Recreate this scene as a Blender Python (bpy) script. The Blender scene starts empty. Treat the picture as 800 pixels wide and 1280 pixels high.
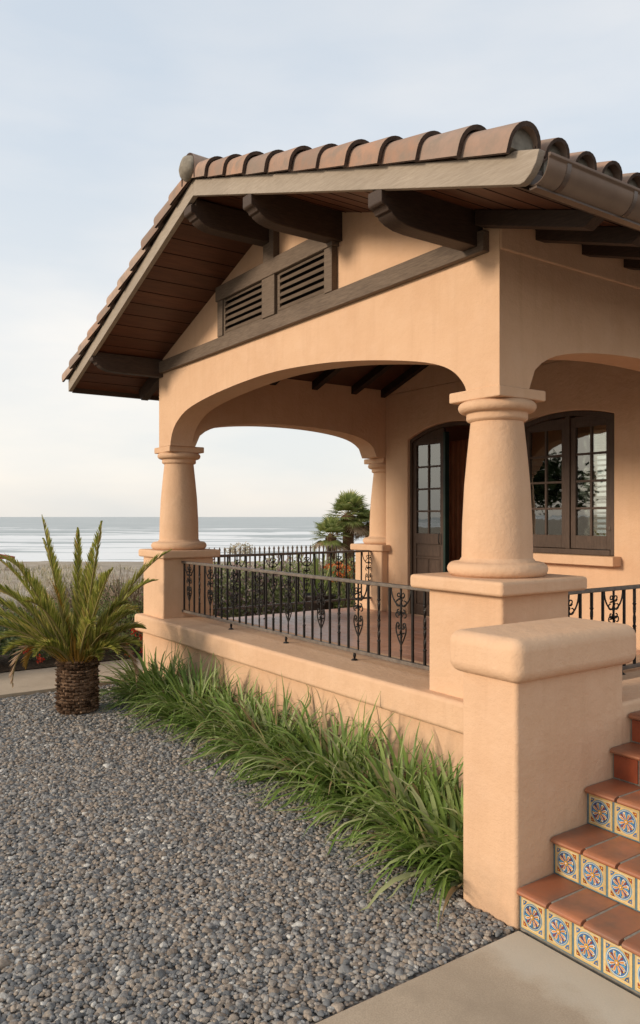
import bpy, bmesh, math, random
import numpy as np
from mathutils import Vector, Matrix
R = math.radians
random.seed(7); rng = np.random.default_rng(7)
scene = bpy.context.scene
C = scene.collection

# ------------------------------------------------------------------ helpers
def tag(o, label=None, cat=None, group=None, kind=None):
    if label: o['label'] = label
    if cat: o['category'] = cat
    if group: o['group'] = group
    if kind: o['kind'] = kind
    return o

def empty(name, loc, label, cat, group=None):
    o = bpy.data.objects.new(name, None); C.objects.link(o); o.location = loc
    return tag(o, label, cat, group)

class MB:
    def __init__(s): s.v = []; s.f = []; s.m = []; s.sm = []
    def add(s, vs, fs, m=0, smooth=False):
        b = len(s.v); s.v += [tuple(p) for p in vs]
        for f in fs: s.f.append([b + i for i in f]); s.m.append(m); s.sm.append(smooth)
        return s
    def box(s, x0, x1, y0, y1, z0, z1, m=0):
        return s.add([(x0,y0,z0),(x1,y0,z0),(x1,y1,z0),(x0,y1,z0),(x0,y0,z1),(x1,y0,z1),(x1,y1,z1),(x0,y1,z1)],
              [(0,3,2,1),(4,5,6,7),(0,1,5,4),(1,2,6,5),(2,3,7,6),(3,0,4,7)], m)
    def prism(s, poly, axis, a, b, m=0, smooth=False):
        n = len(poly)
        def pt(p, t): return {'y': (p[0], t, p[1]), 'x': (t, p[0], p[1]), 'z': (p[0], p[1], t)}[axis]
        vs = [pt(p, a) for p in poly] + [pt(p, b) for p in poly]
        s.add(vs, [tuple(range(n)), tuple(reversed(range(n, 2*n)))], m)
        base = len(s.v) - 2*n
        for i in range(n):
            j = (i+1) % n
            s.f.append([base+i, base+j, base+n+j, base+n+i]); s.m.append(m); s.sm.append(smooth)
        return s
    def lathe(s, prof, cx, cy, n=40, m=0, smooth=True):
        vs = []; k = len(prof)
        for (r, z) in prof:
            for i in range(n):
                a = 2*math.pi*i/n; vs.append((cx + r*math.cos(a), cy + r*math.sin(a), z))
        fs = []
        for j in range(k-1):
            for i in range(n):
                i2 = (i+1) % n; fs.append((j*n+i, j*n+i2, (j+1)*n+i2, (j+1)*n+i))
        s.add(vs, fs, m, smooth)
        s.add([vs[i] for i in range(n)], [tuple(reversed(range(n)))], m); s.add([vs[(k-1)*n+i] for i in range(n)], [tuple(range(n))], m)
        return s
    def tube(s, pts, r, n=6, m=0, smooth=True):
        pts = [Vector(p) for p in pts]; k = len(pts)
        rr = r if isinstance(r, (list, tuple)) else [r]*k
        vs = []; ref = None
        for i, p in enumerate(pts):
            d = (pts[min(i+1, k-1)] - pts[max(i-1, 0)])
            if d.length < 1e-9: d = Vector((0,0,1))
            d.normalize()
            if ref is None: ref = Vector((0,0,1)) if abs(d.z) < .9 else Vector((1,0,0))
            u = d.cross(ref)
            if u.length < 1e-4: u = d.cross(Vector((.3,.9,.1)))
            u.normalize(); w = u.cross(d); ref = w
            for j in range(n):
                a = 2*math.pi*j/n; vs.append(p + (u*math.cos(a) + w*math.sin(a))*rr[i])
        fs = []
        for i in range(k-1):
            for j in range(n):
                j2 = (j+1) % n; fs.append((i*n+j, i*n+j2, (i+1)*n+j2, (i+1)*n+j))
        fs.append(tuple(reversed(range(n)))); fs.append(tuple((k-1)*n+j for j in range(n)))
        return s.add(vs, fs, m, smooth)
    def build(s, name, mats, parent=None, bevel=0, seg=2, angle=35, recalc=True):
        me = bpy.data.meshes.new(name)
        me.from_pydata(s.v, [], s.f)
        if not isinstance(mats, (list, tuple)): mats = [mats]
        for m in mats: me.materials.append(m)
        me.polygons.foreach_set('material_index', s.m)
        me.polygons.foreach_set('use_smooth', s.sm)
        if recalc:
            bm = bmesh.new(); bm.from_mesh(me); bmesh.ops.recalc_face_normals(bm, faces=bm.faces); bm.to_mesh(me); bm.free()
        me.update()
        o = bpy.data.objects.new(name, me); C.objects.link(o)
        if parent:
            o.parent = parent; o.matrix_parent_inverse = Matrix.Identity(4)
            wl = Vector((0,0,0)); p = parent
            while p: wl += p.location; p = p.parent
            o.location = -wl
        if bevel: add_bevel(o, bevel, seg, angle)
        return o

def add_bevel(o, w, seg=2, angle=35):
    m = o.modifiers.new('b', 'BEVEL'); m.width = w; m.segments = seg; m.limit_method = 'ANGLE'; m.angle_limit = R(angle)
    m.harden_normals = False
    o.data.polygons.foreach_set('use_smooth', [True]*len(o.data.polygons))
    try: m.harden_normals = True
    except Exception: pass

def boolean(o, cutters, op='DIFFERENCE'):
    for c in cutters:
        m = o.modifiers.new('bo', 'BOOLEAN'); m.object = c; m.operation = op; m.solver = 'EXACT'
    bpy.context.view_layer.update()
    dg = bpy.context.evaluated_depsgraph_get()
    me = bpy.data.meshes.new_from_object(o.evaluated_get(dg))
    o.modifiers.clear(); o.data = me
    for c in cutters: bpy.data.objects.remove(c)

def spline(pts, n=6):
    out = []; P = [pts[0]] + list(pts) + [pts[-1]]
    for i in range(1, len(P)-2):
        p0, p1, p2, p3 = (np.array(q, float) for q in P[i-1:i+3])
        for k in range(n):
            t = k/n
            out.append(tuple(.5*((2*p1) + (-p0+p2)*t + (2*p0-5*p1+4*p2-p3)*t*t + (-p0+3*p1-3*p2+p3)*t**3)))
    out.append(tuple(pts[-1])); return out

# camera frame helper: lateral Rr, depth D -> world
TH = math.atan(675/965); SN, CS = math.sin(TH), math.cos(TH)
def cw(r, d, z=0.0): return (SN*r - CS*d, CS*r + SN*d, z)

# ------------------------------------------------------------------ materials
class NT:
    def __init__(s, name):
        s.mat = bpy.data.materials.new(name); s.mat.use_nodes = True; s.t = s.mat.node_tree
        s.b = s.t.nodes['Principled BSDF']; s.out = s.t.nodes['Material Output']
    def n(s, typ, **kw):
        nd = s.t.nodes.new(typ)
        for k, v in kw.items():
            if k.startswith('i_'): nd.inputs[k[2:].replace('_', ' ')].default_value = v
            else: setattr(nd, k, v)
        return nd
    def l(s, a, b): s.t.links.new(a, b); return s
    def coord(s, scale=(1,1,1), kind='Object'):
        tc = s.n('ShaderNodeTexCoord'); mp = s.n('ShaderNodeMapping'); mp.inputs['Scale'].default_value = scale
        s.l(tc.outputs[kind], mp.inputs[0]); return mp.outputs[0]
    def noise(s, vec, scale, detail=4, rough=.55):
        nz = s.n('ShaderNodeTexNoise'); nz.inputs['Scale'].default_value = scale; nz.inputs['Detail'].default_value = detail
        nz.inputs['Roughness'].default_value = rough; s.l(vec, nz.inputs['Vector']); return nz.outputs['Fac']
    def ramp(s, fac, stops, interp='LINEAR'):
        r = s.n('ShaderNodeValToRGB'); r.color_ramp.interpolation = interp
        e = r.color_ramp.elements
        while len(e) < len(stops): e.new(.5)
        for el, (p, c) in zip(e, stops): el.position = p; el.color = (*c, 1) if len(c) == 3 else c
        s.l(fac, r.inputs[0]); return r.outputs[0]
    def mix(s, fac, a, b, mode='MIX'):
        m = s.n('ShaderNodeMix', data_type='RGBA', blend_type=mode)
        for sock, v in ((m.inputs[0], fac), (m.inputs[6], a), (m.inputs[7], b)):
            if hasattr(v, 'node'): s.l(v, sock)
            elif isinstance(v, (tuple, list)): sock.default_value = (*v, 1) if len(v) == 3 else v
            else: sock.default_value = v
        return m.outputs[2]
    def math(s, op, a, b=None):
        m = s.n('ShaderNodeMath', operation=op)
        for i, v in enumerate((a, b)):
            if v is None: continue
            if hasattr(v, 'node'): s.l(v, m.inputs[i])
            else: m.inputs[i].default_value = v
        return m.outputs[0]
    def bump(s, h, strength, dist=.01):
        b = s.n('ShaderNodeBump'); b.inputs['Strength'].default_value = strength; b.inputs['Distance'].default_value = dist
        s.l(h, b.inputs['Height']); s.l(b.outputs[0], s.b.inputs['Normal']); return s
    def fin(s, col=None, rough=.8, spec=.3, metal=0):
        if col is not None:
            if hasattr(col, 'node'): s.l(col, s.b.inputs['Base Color'])
            else: s.b.inputs['Base Color'].default_value = (*col, 1)
        if hasattr(rough, 'node'): s.l(rough, s.b.inputs['Roughness'])
        else: s.b.inputs['Roughness'].default_value = rough
        s.b.inputs['Specular IOR Level'].default_value = spec; s.b.inputs['Metallic'].default_value = metal
        return s.mat

def mat_stucco():
    m = NT('stucco'); v = m.coord()
    big = m.noise(v, 1.3, 3); mid = m.noise(v, 7, 5, .6); streak = m.noise(m.coord((9, 9, .8)), 1.6, 4, .6); fine = m.noise(v, 120, 3, .6)
    c = m.ramp(big, [(.3, (.61, .388, .242)), (.7, (.685, .455, .292))])
    c = m.mix(m.ramp(mid, [(.45, (0,0,0)), (.75, (.32,.32,.32))]), c, (.72, .50, .345))
    c = m.mix(m.ramp(streak, [(.5, (0,0,0)), (.8, (.38,.38,.38))]), c, (.54, .335, .205))
    gm = m.n('ShaderNodeSeparateXYZ'); g = m.n('ShaderNodeNewGeometry'); m.l(g.outputs['Position'], gm.inputs[0])
    low = m.n('ShaderNodeMapRange'); m.l(gm.outputs['Z'], low.inputs[0]); low.inputs[1].default_value = .0; low.inputs[2].default_value = .22
    low.inputs[3].default_value = .55; low.inputs[4].default_value = 0
    dirt = m.math('MULTIPLY', low.outputs[0], m.ramp(mid, [(.35, (0,0,0)), (.65, (1,1,1))]))
    c = m.mix(dirt, c, (.33, .22, .14))
    tw = m.noise(m.coord((3,3,7)), 1.5, 4, .7)
    h = m.math('ADD', m.math('ADD', m.math('MULTIPLY', fine, .35), m.math('MULTIPLY', tw, .8)), m.math('ADD', m.math('MULTIPLY', m.noise(v, 26, 4, .6), .9), m.math('MULTIPLY', mid, 1.3)))
    m.bump(h, .42, .012); return m.fin(c, .88, .2)

def mat_wood(name, a, b, scale=(1,1,1), rough=.6, spec=.3, bstr=.3):
    m = NT(name); v = m.coord(scale)
    n1 = m.noise(v, 9, 6, .65); n2 = m.noise(m.coord(), 1.7, 3)
    c = m.ramp(n1, [(.3, a), (.7, b)]); c = m.mix(m.ramp(n2, [(.4, (0,0,0)), (.7, (.35,)*3)]), c, tuple(x*.7 for x in a))
    m.bump(n1, bstr, .006); return m.fin(c, rough, spec)

def mat_simple(name, a, b, scale, rough=.7, spec=.3, metal=0, bstr=.1, bd=.005):
    m = NT(name); v = m.coord(); n = m.noise(v, scale, 5, .6)
    c = m.ramp(n, [(.3, a), (.7, b)])
    if bstr: m.bump(n, bstr, bd)
    return m.fin(c, rough, spec, metal)

def mat_island(name, stops, rough=.6, spec=.25, mix_noise=None, transl=0, bump=None):
    m = NT(name); g = m.n('ShaderNodeNewGeometry'); c = m.ramp(g.outputs['Random Per Island'], stops)
    if mix_noise: c = m.mix(m.ramp(m.noise(m.coord(), mix_noise[0], 5, .6), [(.4, (0,0,0)), (.7, (mix_noise[2],)*3)]), c, mix_noise[1])
    if bump: m.bump(m.noise(m.coord(), bump[0], 4), bump[1], bump[2])
    m.fin(c, rough, spec)
    if transl:
        t = m.n('ShaderNodeBsdfTranslucent'); m.l(c, t.inputs[0]); ms = m.n('ShaderNodeMixShader'); ms.inputs[0].default_value = transl
        m.l(m.b.outputs[0], ms.inputs[1]); m.l(t.outputs[0], ms.inputs[2]); m.l(ms.outputs[0], m.out.inputs[0])
    return m.mat

M = {}
M['stucco'] = mat_stucco()
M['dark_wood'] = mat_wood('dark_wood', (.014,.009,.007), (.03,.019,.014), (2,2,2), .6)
M['beam'] = mat_wood('beam_wood', (.030,.018,.012), (.068,.042,.029), (1.5,14,14), .6)
M['beamY'] = mat_wood('beam_wood_long', (.034,.020,.014), (.075,.047,.032), (14,1.5,14), .6)
M['trim'] = mat_wood('trim_wood', (.10,.070,.050), (.19,.14,.10), (1.2,14,14), .7)
M['rake'] = mat_wood('rake_paint', (.29,.238,.185), (.40,.338,.272), (1.5,10,16), .75)
M['frame'] = mat_wood('window_frame_wood', (.055,.034,.023), (.095,.060,.042), (6,6,1.2), .5)
M['green'] = mat_simple('green_paint', (.010,.026,.020), (.016,.036,.028), 9, .4)
M['iron'] = mat_simple('wrought_iron', (.007,.006,.005), (.018,.014,.012), 30, .5, .3, 0, .3)
M['rail_top'] = mat_simple('worn_rail_paint', (.10,.08,.066), (.19,.155,.125), 22, .5, .4, 0, .2)
M['gutter'] = mat_simple('gutter_metal', (.085,.058,.043), (.125,.086,.064), 4, .32, .5, .25, 0)
M['gravel_bed'] = None

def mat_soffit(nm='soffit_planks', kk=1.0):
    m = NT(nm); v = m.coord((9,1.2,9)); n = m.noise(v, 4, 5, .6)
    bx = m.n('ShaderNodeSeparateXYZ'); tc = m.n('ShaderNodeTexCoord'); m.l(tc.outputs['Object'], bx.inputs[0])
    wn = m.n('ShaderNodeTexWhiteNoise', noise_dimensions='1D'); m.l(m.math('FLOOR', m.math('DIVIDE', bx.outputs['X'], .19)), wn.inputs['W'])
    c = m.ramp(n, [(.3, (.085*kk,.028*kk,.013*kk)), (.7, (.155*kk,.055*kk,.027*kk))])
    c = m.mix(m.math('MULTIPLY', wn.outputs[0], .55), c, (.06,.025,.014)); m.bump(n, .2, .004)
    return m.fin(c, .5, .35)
M['soffit'] = mat_soffit(); M['soffit_dark'] = mat_soffit('dark_ceiling_planks', .5)  # porch ceiling planks take the soffit colours in a darker tone
M['tile'] = mat_island('clay_roof_tile', [(0,(.25,.165,.125)),(.25,(.40,.24,.165)),(.45,(.31,.22,.175)),(.65,(.43,.31,.235)),(.85,(.33,.20,.145)),(1,(.25,.19,.155))], .85, .15, (11,(.23,.185,.15),.85), 0, (40,.35,.006))
M['tile_edge'] = mat_simple('tile_rim', (.05,.035,.028), (.11,.075,.058), 30, .9, .1)
M['mortar'] = mat_simple('grey_mortar', (.16,.14,.115), (.30,.27,.22), 18, .95, .1, 0, .5, .01)
M['terracotta'] = mat_island('terracotta', [(0,(.29,.10,.048)),(.4,(.37,.13,.06)),(.75,(.43,.165,.08)),(1,(.25,.09,.05))], .42, .45, (4,(.19,.10,.065),.95), 0, (12,.25,.006))
M['brick_red'] = mat_island('glazed_red_tile', [(0,(.26,.05,.02)),(.5,(.36,.085,.035)),(1,(.22,.045,.02))], .35, .5, (9,(.12,.03,.02),.6))
M['floor_tile'] = mat_island('porch_floor_tile', [(0,(.42,.21,.14)),(.5,(.52,.28,.20)),(1,(.46,.27,.21))], .28, .5, (5,(.34,.20,.15),.6), 0, (20,.08,.004))
M['grout'] = mat_simple('grout', (.20,.18,.15), (.30,.265,.22), 40, .95, .1)
M['grout_blue'] = mat_simple('blue_grout', (.085,.145,.18), (.14,.20,.22), 40, .8, .2)
def glaze(n, c): return mat_island(n, [(0, tuple(x*.68 for x in c)), (.5, tuple(c)), (1, tuple(min(1, x*1.22) for x in c))], .22, .5, (55, tuple(x*.6 for x in c), .35))
M['t_cream'] = glaze('tile_cream', (.58,.41,.17)); M['t_pale'] = glaze('tile_pale', (.62,.60,.52)); M['t_blue'] = glaze('tile_blue', (.05,.13,.29))
M['t_sky'] = glaze('tile_light_blue', (.10,.30,.45)); M['t_orange'] = glaze('tile_orange', (.55,.22,.06)); M['t_red'] = glaze('tile_red', (.26,.05,.03)); M['t_yellow'] = glaze('tile_yellow', (.65,.42,.06))
M['skirting'] = M['stucco']
def mat_glass():
    m = NT('window_glass'); t = m.t; t.nodes.remove(m.b)
    g = m.n('ShaderNodeBsdfGlossy'); g.inputs['Roughness'].default_value = .015; g.inputs['Color'].default_value = (.9,.92,.9,1)
    tr = m.n('ShaderNodeBsdfTransparent'); tr.inputs[0].default_value = (.75,.78,.74,1)
    lw = m.n('ShaderNodeFresnel'); lw.inputs['IOR'].default_value = 1.7
    nz = m.noise(m.coord(), 2.5, 2); bp = m.n('ShaderNodeBump'); bp.inputs['Strength'].default_value = .05; bp.inputs['Distance'].default_value = .02; m.l(nz, bp.inputs['Height']); m.l(bp.outputs[0], g.inputs['Normal'])
    ms = m.n('ShaderNodeMixShader'); m.l(m.math('ADD', lw.outputs[0], .14), ms.inputs[0]); m.l(tr.outputs[0], ms.inputs[1]); m.l(g.outputs[0], ms.inputs[2]); m.l(ms.outputs[0], m.out.inputs[0])
    return m.mat
M['glass'] = mat_glass()
M['blind'] = mat_simple('blind_slats', (.20,.155,.12), (.28,.22,.17), 8, .6)
M['room'] = mat_simple('room_plaster', (.30,.14,.08), (.38,.19,.11), 3, .8)
M['room_wood'] = mat_wood('room_wood', (.17,.06,.03), (.30,.11,.05), (6,6,1), .45)
M['curtain'] = mat_simple('curtain', (.40,.16,.08), (.50,.21,.11), 5, .9)
M['black'] = mat_simple('dark_void', (.01,.008,.007), (.014,.011,.01), 5, .9, .1)

def mat_concrete(nm='concrete', patch=False):
    m = NT(nm); v = m.coord(); f = m.noise(v, 160, 4, .7); b = m.noise(v, 1.6, 5, .6); d = m.noise(v, 6, 5)
    c = m.ramp(b, [(.3, (.40,.315,.225)), (.55, (.50,.40,.29)), (.75, (.56,.46,.345))])
    c = m.mix(m.ramp(f, [(.35, (.5,.5,.5)), (.6, (0,0,0))]), c, (.28,.215,.155))
    c = m.mix(m.ramp(d, [(.55, (0,0,0)), (.75, (.4,.4,.4))]), c, (.30,.24,.175))
    if patch:
        sx = m.n('ShaderNodeSeparateXYZ'); tc = m.n('ShaderNodeTexCoord'); m.l(tc.outputs['Object'], sx.inputs[0])
        yy = m.math('ADD', sx.outputs['Y'], m.math('MULTIPLY', m.math('SUBTRACT', d, .5), .35))
        mr = m.n('ShaderNodeMapRange'); m.l(yy, mr.inputs[0]); mr.inputs[1].default_value = 2.30; mr.inputs[2].default_value = 2.44; mr.inputs[3].default_value = 0; mr.inputs[4].default_value = .6
        c = m.mix(mr.outputs[0], c, (.58,.52,.42))
        ys_ = m.n('ShaderNodeMapRange'); m.l(m.math('ABSOLUTE', m.math('SUBTRACT', yy, 2.12)), ys_.inputs[0]); ys_.inputs[1].default_value = 0; ys_.inputs[2].default_value = .22; ys_.inputs[3].default_value = .4; ys_.inputs[4].default_value = 0
        c = m.mix(ys_.outputs[0], c, (.27,.21,.15))
    m.bump(m.math('ADD', f, m.math('MULTIPLY', b, .5)), .25, .004); return m.fin(c, .85, .25)
M['concrete'] = mat_concrete(); M['walk'] = mat_concrete('walkway_concrete', True)
M['concrete_light'] = mat_simple('new_concrete', (.42,.35,.265), (.50,.43,.335), 20, .9, .2, 0, .2)
def mat_bed():
    m = NT('gravel_bed'); v = m.coord(); vo = m.n('ShaderNodeTexVoronoi'); vo.inputs['Scale'].default_value = 42; m.l(v, vo.inputs['Vector'])
    sp = m.n('ShaderNodeSeparateColor'); m.l(vo.outputs['Color'], sp.inputs[0])
    c = m.ramp(sp.outputs[0], [(0,(.07,.075,.08)),(.4,(.13,.12,.115)),(.7,(.19,.155,.125)),(1,(.27,.25,.22))])
    c = m.mix(m.ramp(vo.outputs['Distance'], [(.35,(0,0,0)),(.7,(.9,.9,.9))]), c, (.035,.03,.027))
    m.bump(m.math('MULTIPLY', vo.outputs['Distance'], -1), .9, .012); return m.fin(c, .75, .3)
M['gravel_bed'] = mat_bed()
def mat_pebble():
    m = NT('pebble'); oi = m.n('ShaderNodeObjectInfo')
    c = m.ramp(oi.outputs['Random'], [(0,(.12,.125,.127)),(.18,(.19,.195,.195)),(.34,(.275,.268,.255)),(.50,(.365,.31,.25)),(.64,(.235,.19,.15)),(.76,(.42,.345,.27)),(.86,(.255,.258,.257)),(.955,(.46,.43,.38)),(1,(.62,.60,.55))])
    v = m.coord(); n = m.noise(v, 3.2, 5, .6); c = m.mix(m.ramp(n, [(.4,(0,0,0)),(.7,(.45,.45,.45))]), c, (.11,.09,.075), 'MIX')
    m.bump(n, .25, .15); return m.fin(c, .62, .3)
M['pebble'] = mat_pebble()
M['grass'] = mat_island('grass_blade', [(0,(.09,.15,.025)),(.3,(.15,.235,.045)),(.55,(.22,.32,.075)),(.76,(.31,.40,.13)),(.86,(.34,.37,.18)),(.95,(.40,.42,.2)),(.97,(.42,.31,.17)),(1,(.30,.21,.11))], .45, .3, None, .25)
M['frond'] = mat_island('palm_leaflet', [(0,(.15,.18,.03)),(.35,(.30,.32,.06)),(.65,(.45,.44,.10)),(.85,(.54,.46,.15)),(1,(.46,.32,.10))], .5, .3, None, .42)
M['frond_dry'] = mat_island('dry_palm_leaflet', [(0,(.35,.24,.15)),(.5,(.45,.33,.22)),(1,(.30,.19,.11))], .8, .1, None, .2)
M['frond_orange'] = mat_island('yellowed_palm_leaflet', [(0,(.42,.22,.04)),(.5,(.30,.20,.04)),(1,(.48,.26,.06))], .7, .1, None, .25)
M['rachis'] = mat_simple('palm_rachis', (.16,.15,.045), (.26,.20,.07), 8, .6)
M['bark'] = mat_island('palm_bark', [(0,(.05,.028,.016)),(.4,(.11,.062,.036)),(.8,(.19,.115,.07)),(1,(.26,.17,.11))], .9, .1, (50,(.03,.018,.012),.6))
M['leaf_dark'] = mat_island('hedge_leaf', [(0,(.05,.08,.028)),(.5,(.10,.145,.048)),(.85,(.17,.22,.085)),(1,(.30,.34,.20))], .5, .3, None, .15)
M['leaf_mid'] = mat_island('shrub_leaf', [(0,(.08,.11,.03)),(.5,(.15,.19,.06)),(.85,(.24,.27,.11)),(1,(.33,.32,.17))], .55, .25, None, .3)
M['hedge_pale'] = mat_island('hedge_leaf_pale', [(0,(.16,.20,.07)),(.4,(.32,.36,.14)),(.8,(.46,.47,.26)),(1,(.60,.56,.42))], .6, .2, None, .4)
M['leaf_pink'] = mat_island('pink_flower', [(0,(.30,.17,.19)),(.5,(.42,.30,.29)),(1,(.50,.40,.36))], .7, .2, None, .2)
M['leaf_red'] = mat_island('red_flower', [(0,(.50,.03,.02)),(.5,(.62,.06,.03)),(1,(.60,.13,.05))], .6, .2, None, .2)
M['leaf_orange'] = mat_island('orange_flower', [(0,(.60,.14,.03)),(.5,(.66,.22,.06)),(1,(.5,.10,.04))], .6, .2, None, .2)
M['twig'] = mat_island('dry_twig', [(0,(.20,.15,.10)),(.5,(.36,.28,.20)),(1,(.50,.41,.32))], .9, .1)
M['dune_grass'] = mat_island('dune_grass_blade', [(0,(.30,.26,.16)),(.4,(.50,.43,.32)),(.75,(.60,.54,.43)),(1,(.26,.27,.14))], .85, .1, None, .3)
M['leaf_fan'] = mat_island('fan_leaf', [(0,(.14,.18,.05)),(.5,(.26,.31,.09)),(.85,(.40,.42,.16)),(1,(.48,.42,.20))], .5, .3, None, .5)
M['leaf_far'] = mat_island('far_tree_leaf', [(0,(.02,.035,.012)),(.6,(.045,.065,.02)),(1,(.09,.11,.035))], .6, .2)
M['pot'] = mat_simple('dark_planter', (.018,.014,.013), (.035,.026,.022), 10, .5)
M['red_cloth'] = mat_simple('red_canopy', (.28,.04,.03), (.34,.06,.04), 5, .8)
M['soil'] = mat_simple('soil', (.05,.032,.02), (.11,.075,.05), 25, .95, .1, 0, .8, .02)

def mat_sand():
    m = NT('sand_ground'); v = m.coord(); n = m.noise(v, .35, 6, .6); f = m.noise(v, 7, 5, .7)
    c = m.ramp(n, [(.3, (.30,.235,.17)), (.5, (.40,.335,.26)), (.7, (.47,.41,.335))])
    c = m.mix(m.ramp(f, [(.45, (0,0,0)), (.7, (.55,.55,.55))]), c, (.23,.18,.12))
    m.bump(f, .5, .05); return m.fin(c, .95, .1)
M['sand'] = mat_sand()
def mat_sea():
    m = NT('sea_water'); v = m.coord((.35,1,1)); n = m.noise(v, .25, 6, .6); w = m.noise(m.coord((.02,.12,1)), 1, 7, .66)
    at = m.n('ShaderNodeAttribute', attribute_name='foam')
    f = m.math('ADD', at.outputs['Fac'], m.math('MULTIPLY', m.math('SUBTRACT', w, .5), 3.0))
    f = m.math('ADD', f, m.math('MULTIPLY', m.math('SUBTRACT', n, .5), .5))
    fm = m.ramp(f, [(.44, (0,0,0)), (.60, (1,1,1))])
    water = m.ramp(w, [(.35, (.36,.395,.385)), (.65, (.49,.51,.495))])
    c = m.mix(fm, water, (.82,.82,.80))
    m.bump(m.noise(m.coord((.5,1.6,1)), 1.2, 5, .6), .5, .15)
    return m.fin(c, .45, .25)
M['sea'] = mat_sea()

# ------------------------------------------------------------------ setting
def gz(d, r=0):
    if d < 11: return 0.0
    base = -3.9*min(1, (d-11)/88.0)
    if d > 99: base = -3.9 - (d-99)*.02
    k = min(1, (d-11)/8) * (1 if d < 80 else max(0, (95-d)/15))
    return base + k*(.16*math.sin(r*.31+d*.13) + .10*math.sin(r*.83+1.7*d*.21+2) + .06*math.sin(r*1.9+d*.7))
ds = [-900,-300,-100,-40,-15,-5,0,4,8,10,11] + [11+i*.8 for i in range(1,60)] + [60+i*2 for i in range(1,24)] + [115,150,250,500,1000,4000]
rs = [-4000,-1200,-400,-150,-90] + [-60+i*1.5 for i in range(81)] + [90,150,400,1200,4000]
mb = MB(); vs = []
for d in ds:
    for r in rs: vs.append(cw(r, d, gz(d, r) - (.06 if d < 10 else .03)))
nr = len(rs)
fs = [(i*nr+j, i*nr+j+1, (i+1)*nr+j+1, (i+1)*nr+j) for i in range(len(ds)-1) for j in range(nr-1)]
mb.add(vs, fs, 0, True)
tag(mb.build('ground', M['sand']), 'pale dune sand falling away from the house to the beach', kind='structure')

# sea sheet with swell rows parallel to the shore
SEA = -3.75
sd = [88+i*1.2 for i in range(0,130)] + [246+i*4 for i in range(60)] + [520,640,800,1100,1600,2600,5000,9000,20000]
sr = [-20000,-6000,-2000,-700] + [-330+i*5.5 for i in range(121)] + [700,2000,6000,20000]
vs = []; foam = []
def swell(d, r):
    z = 0; f = 0
    for (d0, h, w, k) in ((113,.28,3.2,.9),(136,.42,4,1.0),(164,.8,4.5,.8),(205,.7,6,.75),(262,.9,8,.7),(350,.9,12,.6)):
        dd = d0 + 5*math.sin(r*.021+d0) + 2.5*math.sin(r*.063+d0*.7)
        g = .35 + .65*max(0, math.sin(r*.017*(150/d0)+d0*1.3))
        x = (d-dd)/w
        z += h*g*math.exp(-x*x)
        if -3.2 < x < -.2: f = max(f, k*g*(1-abs(x+1.5)/2.2))
        if -.6 < x < .9: f -= .3*g
    return z, f
for d in sd:
    for r in sr:
        z, f = swell(d, r) if d < 500 else (0, 0)
        base = .80 if d < 104 else .62 if d < 125 else max(.12, .60-.0020*(d-125))
        if d < 98: base = 1.0
        vs.append((r, d, SEA + z)); foam.append(base + .60*f)
mb = MB(); n2 = len(sr)
mb.add(vs, [(i*n2+j, i*n2+j+1, (i+1)*n2+j+1, (i+1)*n2+j) for i in range(len(sd)-1) for j in range(n2-1)], 0, True)
sea = mb.build('sea', M['sea'], recalc=False)
a = sea.data.attributes.new('foam', 'FLOAT', 'POINT'); a.data.foreach_set('value', foam)
sea.rotation_euler = (0,0,math.atan2(CS, SN))
tag(sea, 'grey green sea with white lines of surf', kind='structure')

# gravel bed, path and walkway
mb = MB(); mb.add([(-8.02,-30,-.04),(-2.2,-30,-.04),(-2.2,3.5,-.04),(-8.02,3.5,-.04)], [(0,1,2,3)])
tag(mb.build('gravel_bed', M['gravel_bed']), kind='structure')
mb = MB(); mb.box(-9.12,-8.0,-30,3.34,-.15,.004); mb.box(-9.12,-8.28,3.34,14,-.15,.004)
tag(mb.build('path', M['concrete'], bevel=.006), 'pale concrete path between the gravel and the flower bed', kind='structure')
mb = MB(); mb.box(-2.232,1.6,-1.2,2.604,-.15,-.026); mb.box(-2.232,1.6,-5,-1.212,-.15,-.026); mb.box(-2.232,1.6,-30,-5.012,-.15,-.026)
wk = tag(mb.build('walkway', M['walk'], bevel=.008), 'sandy concrete walkway in front of the tiled steps', kind='structure')
mb = MB(); mb.add([(-12.5,-20,.012),(-9.13,-20,.012),(-9.13,9,.012),(-12.5,9,.012)], [(0,1,2,3)])
tag(mb.build('flower_bed', M['soil']), 'dark soil bed beyond the path', kind='structure')
mb = MB(); mb.add([(1.6,-30,-.005),(30,-30,-.005),(30,20,-.005),(1.6,20,-.005)], [(0,1,2,3)])
tag(mb.build('side_yard', M['gravel_bed']), kind='structure')

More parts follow.
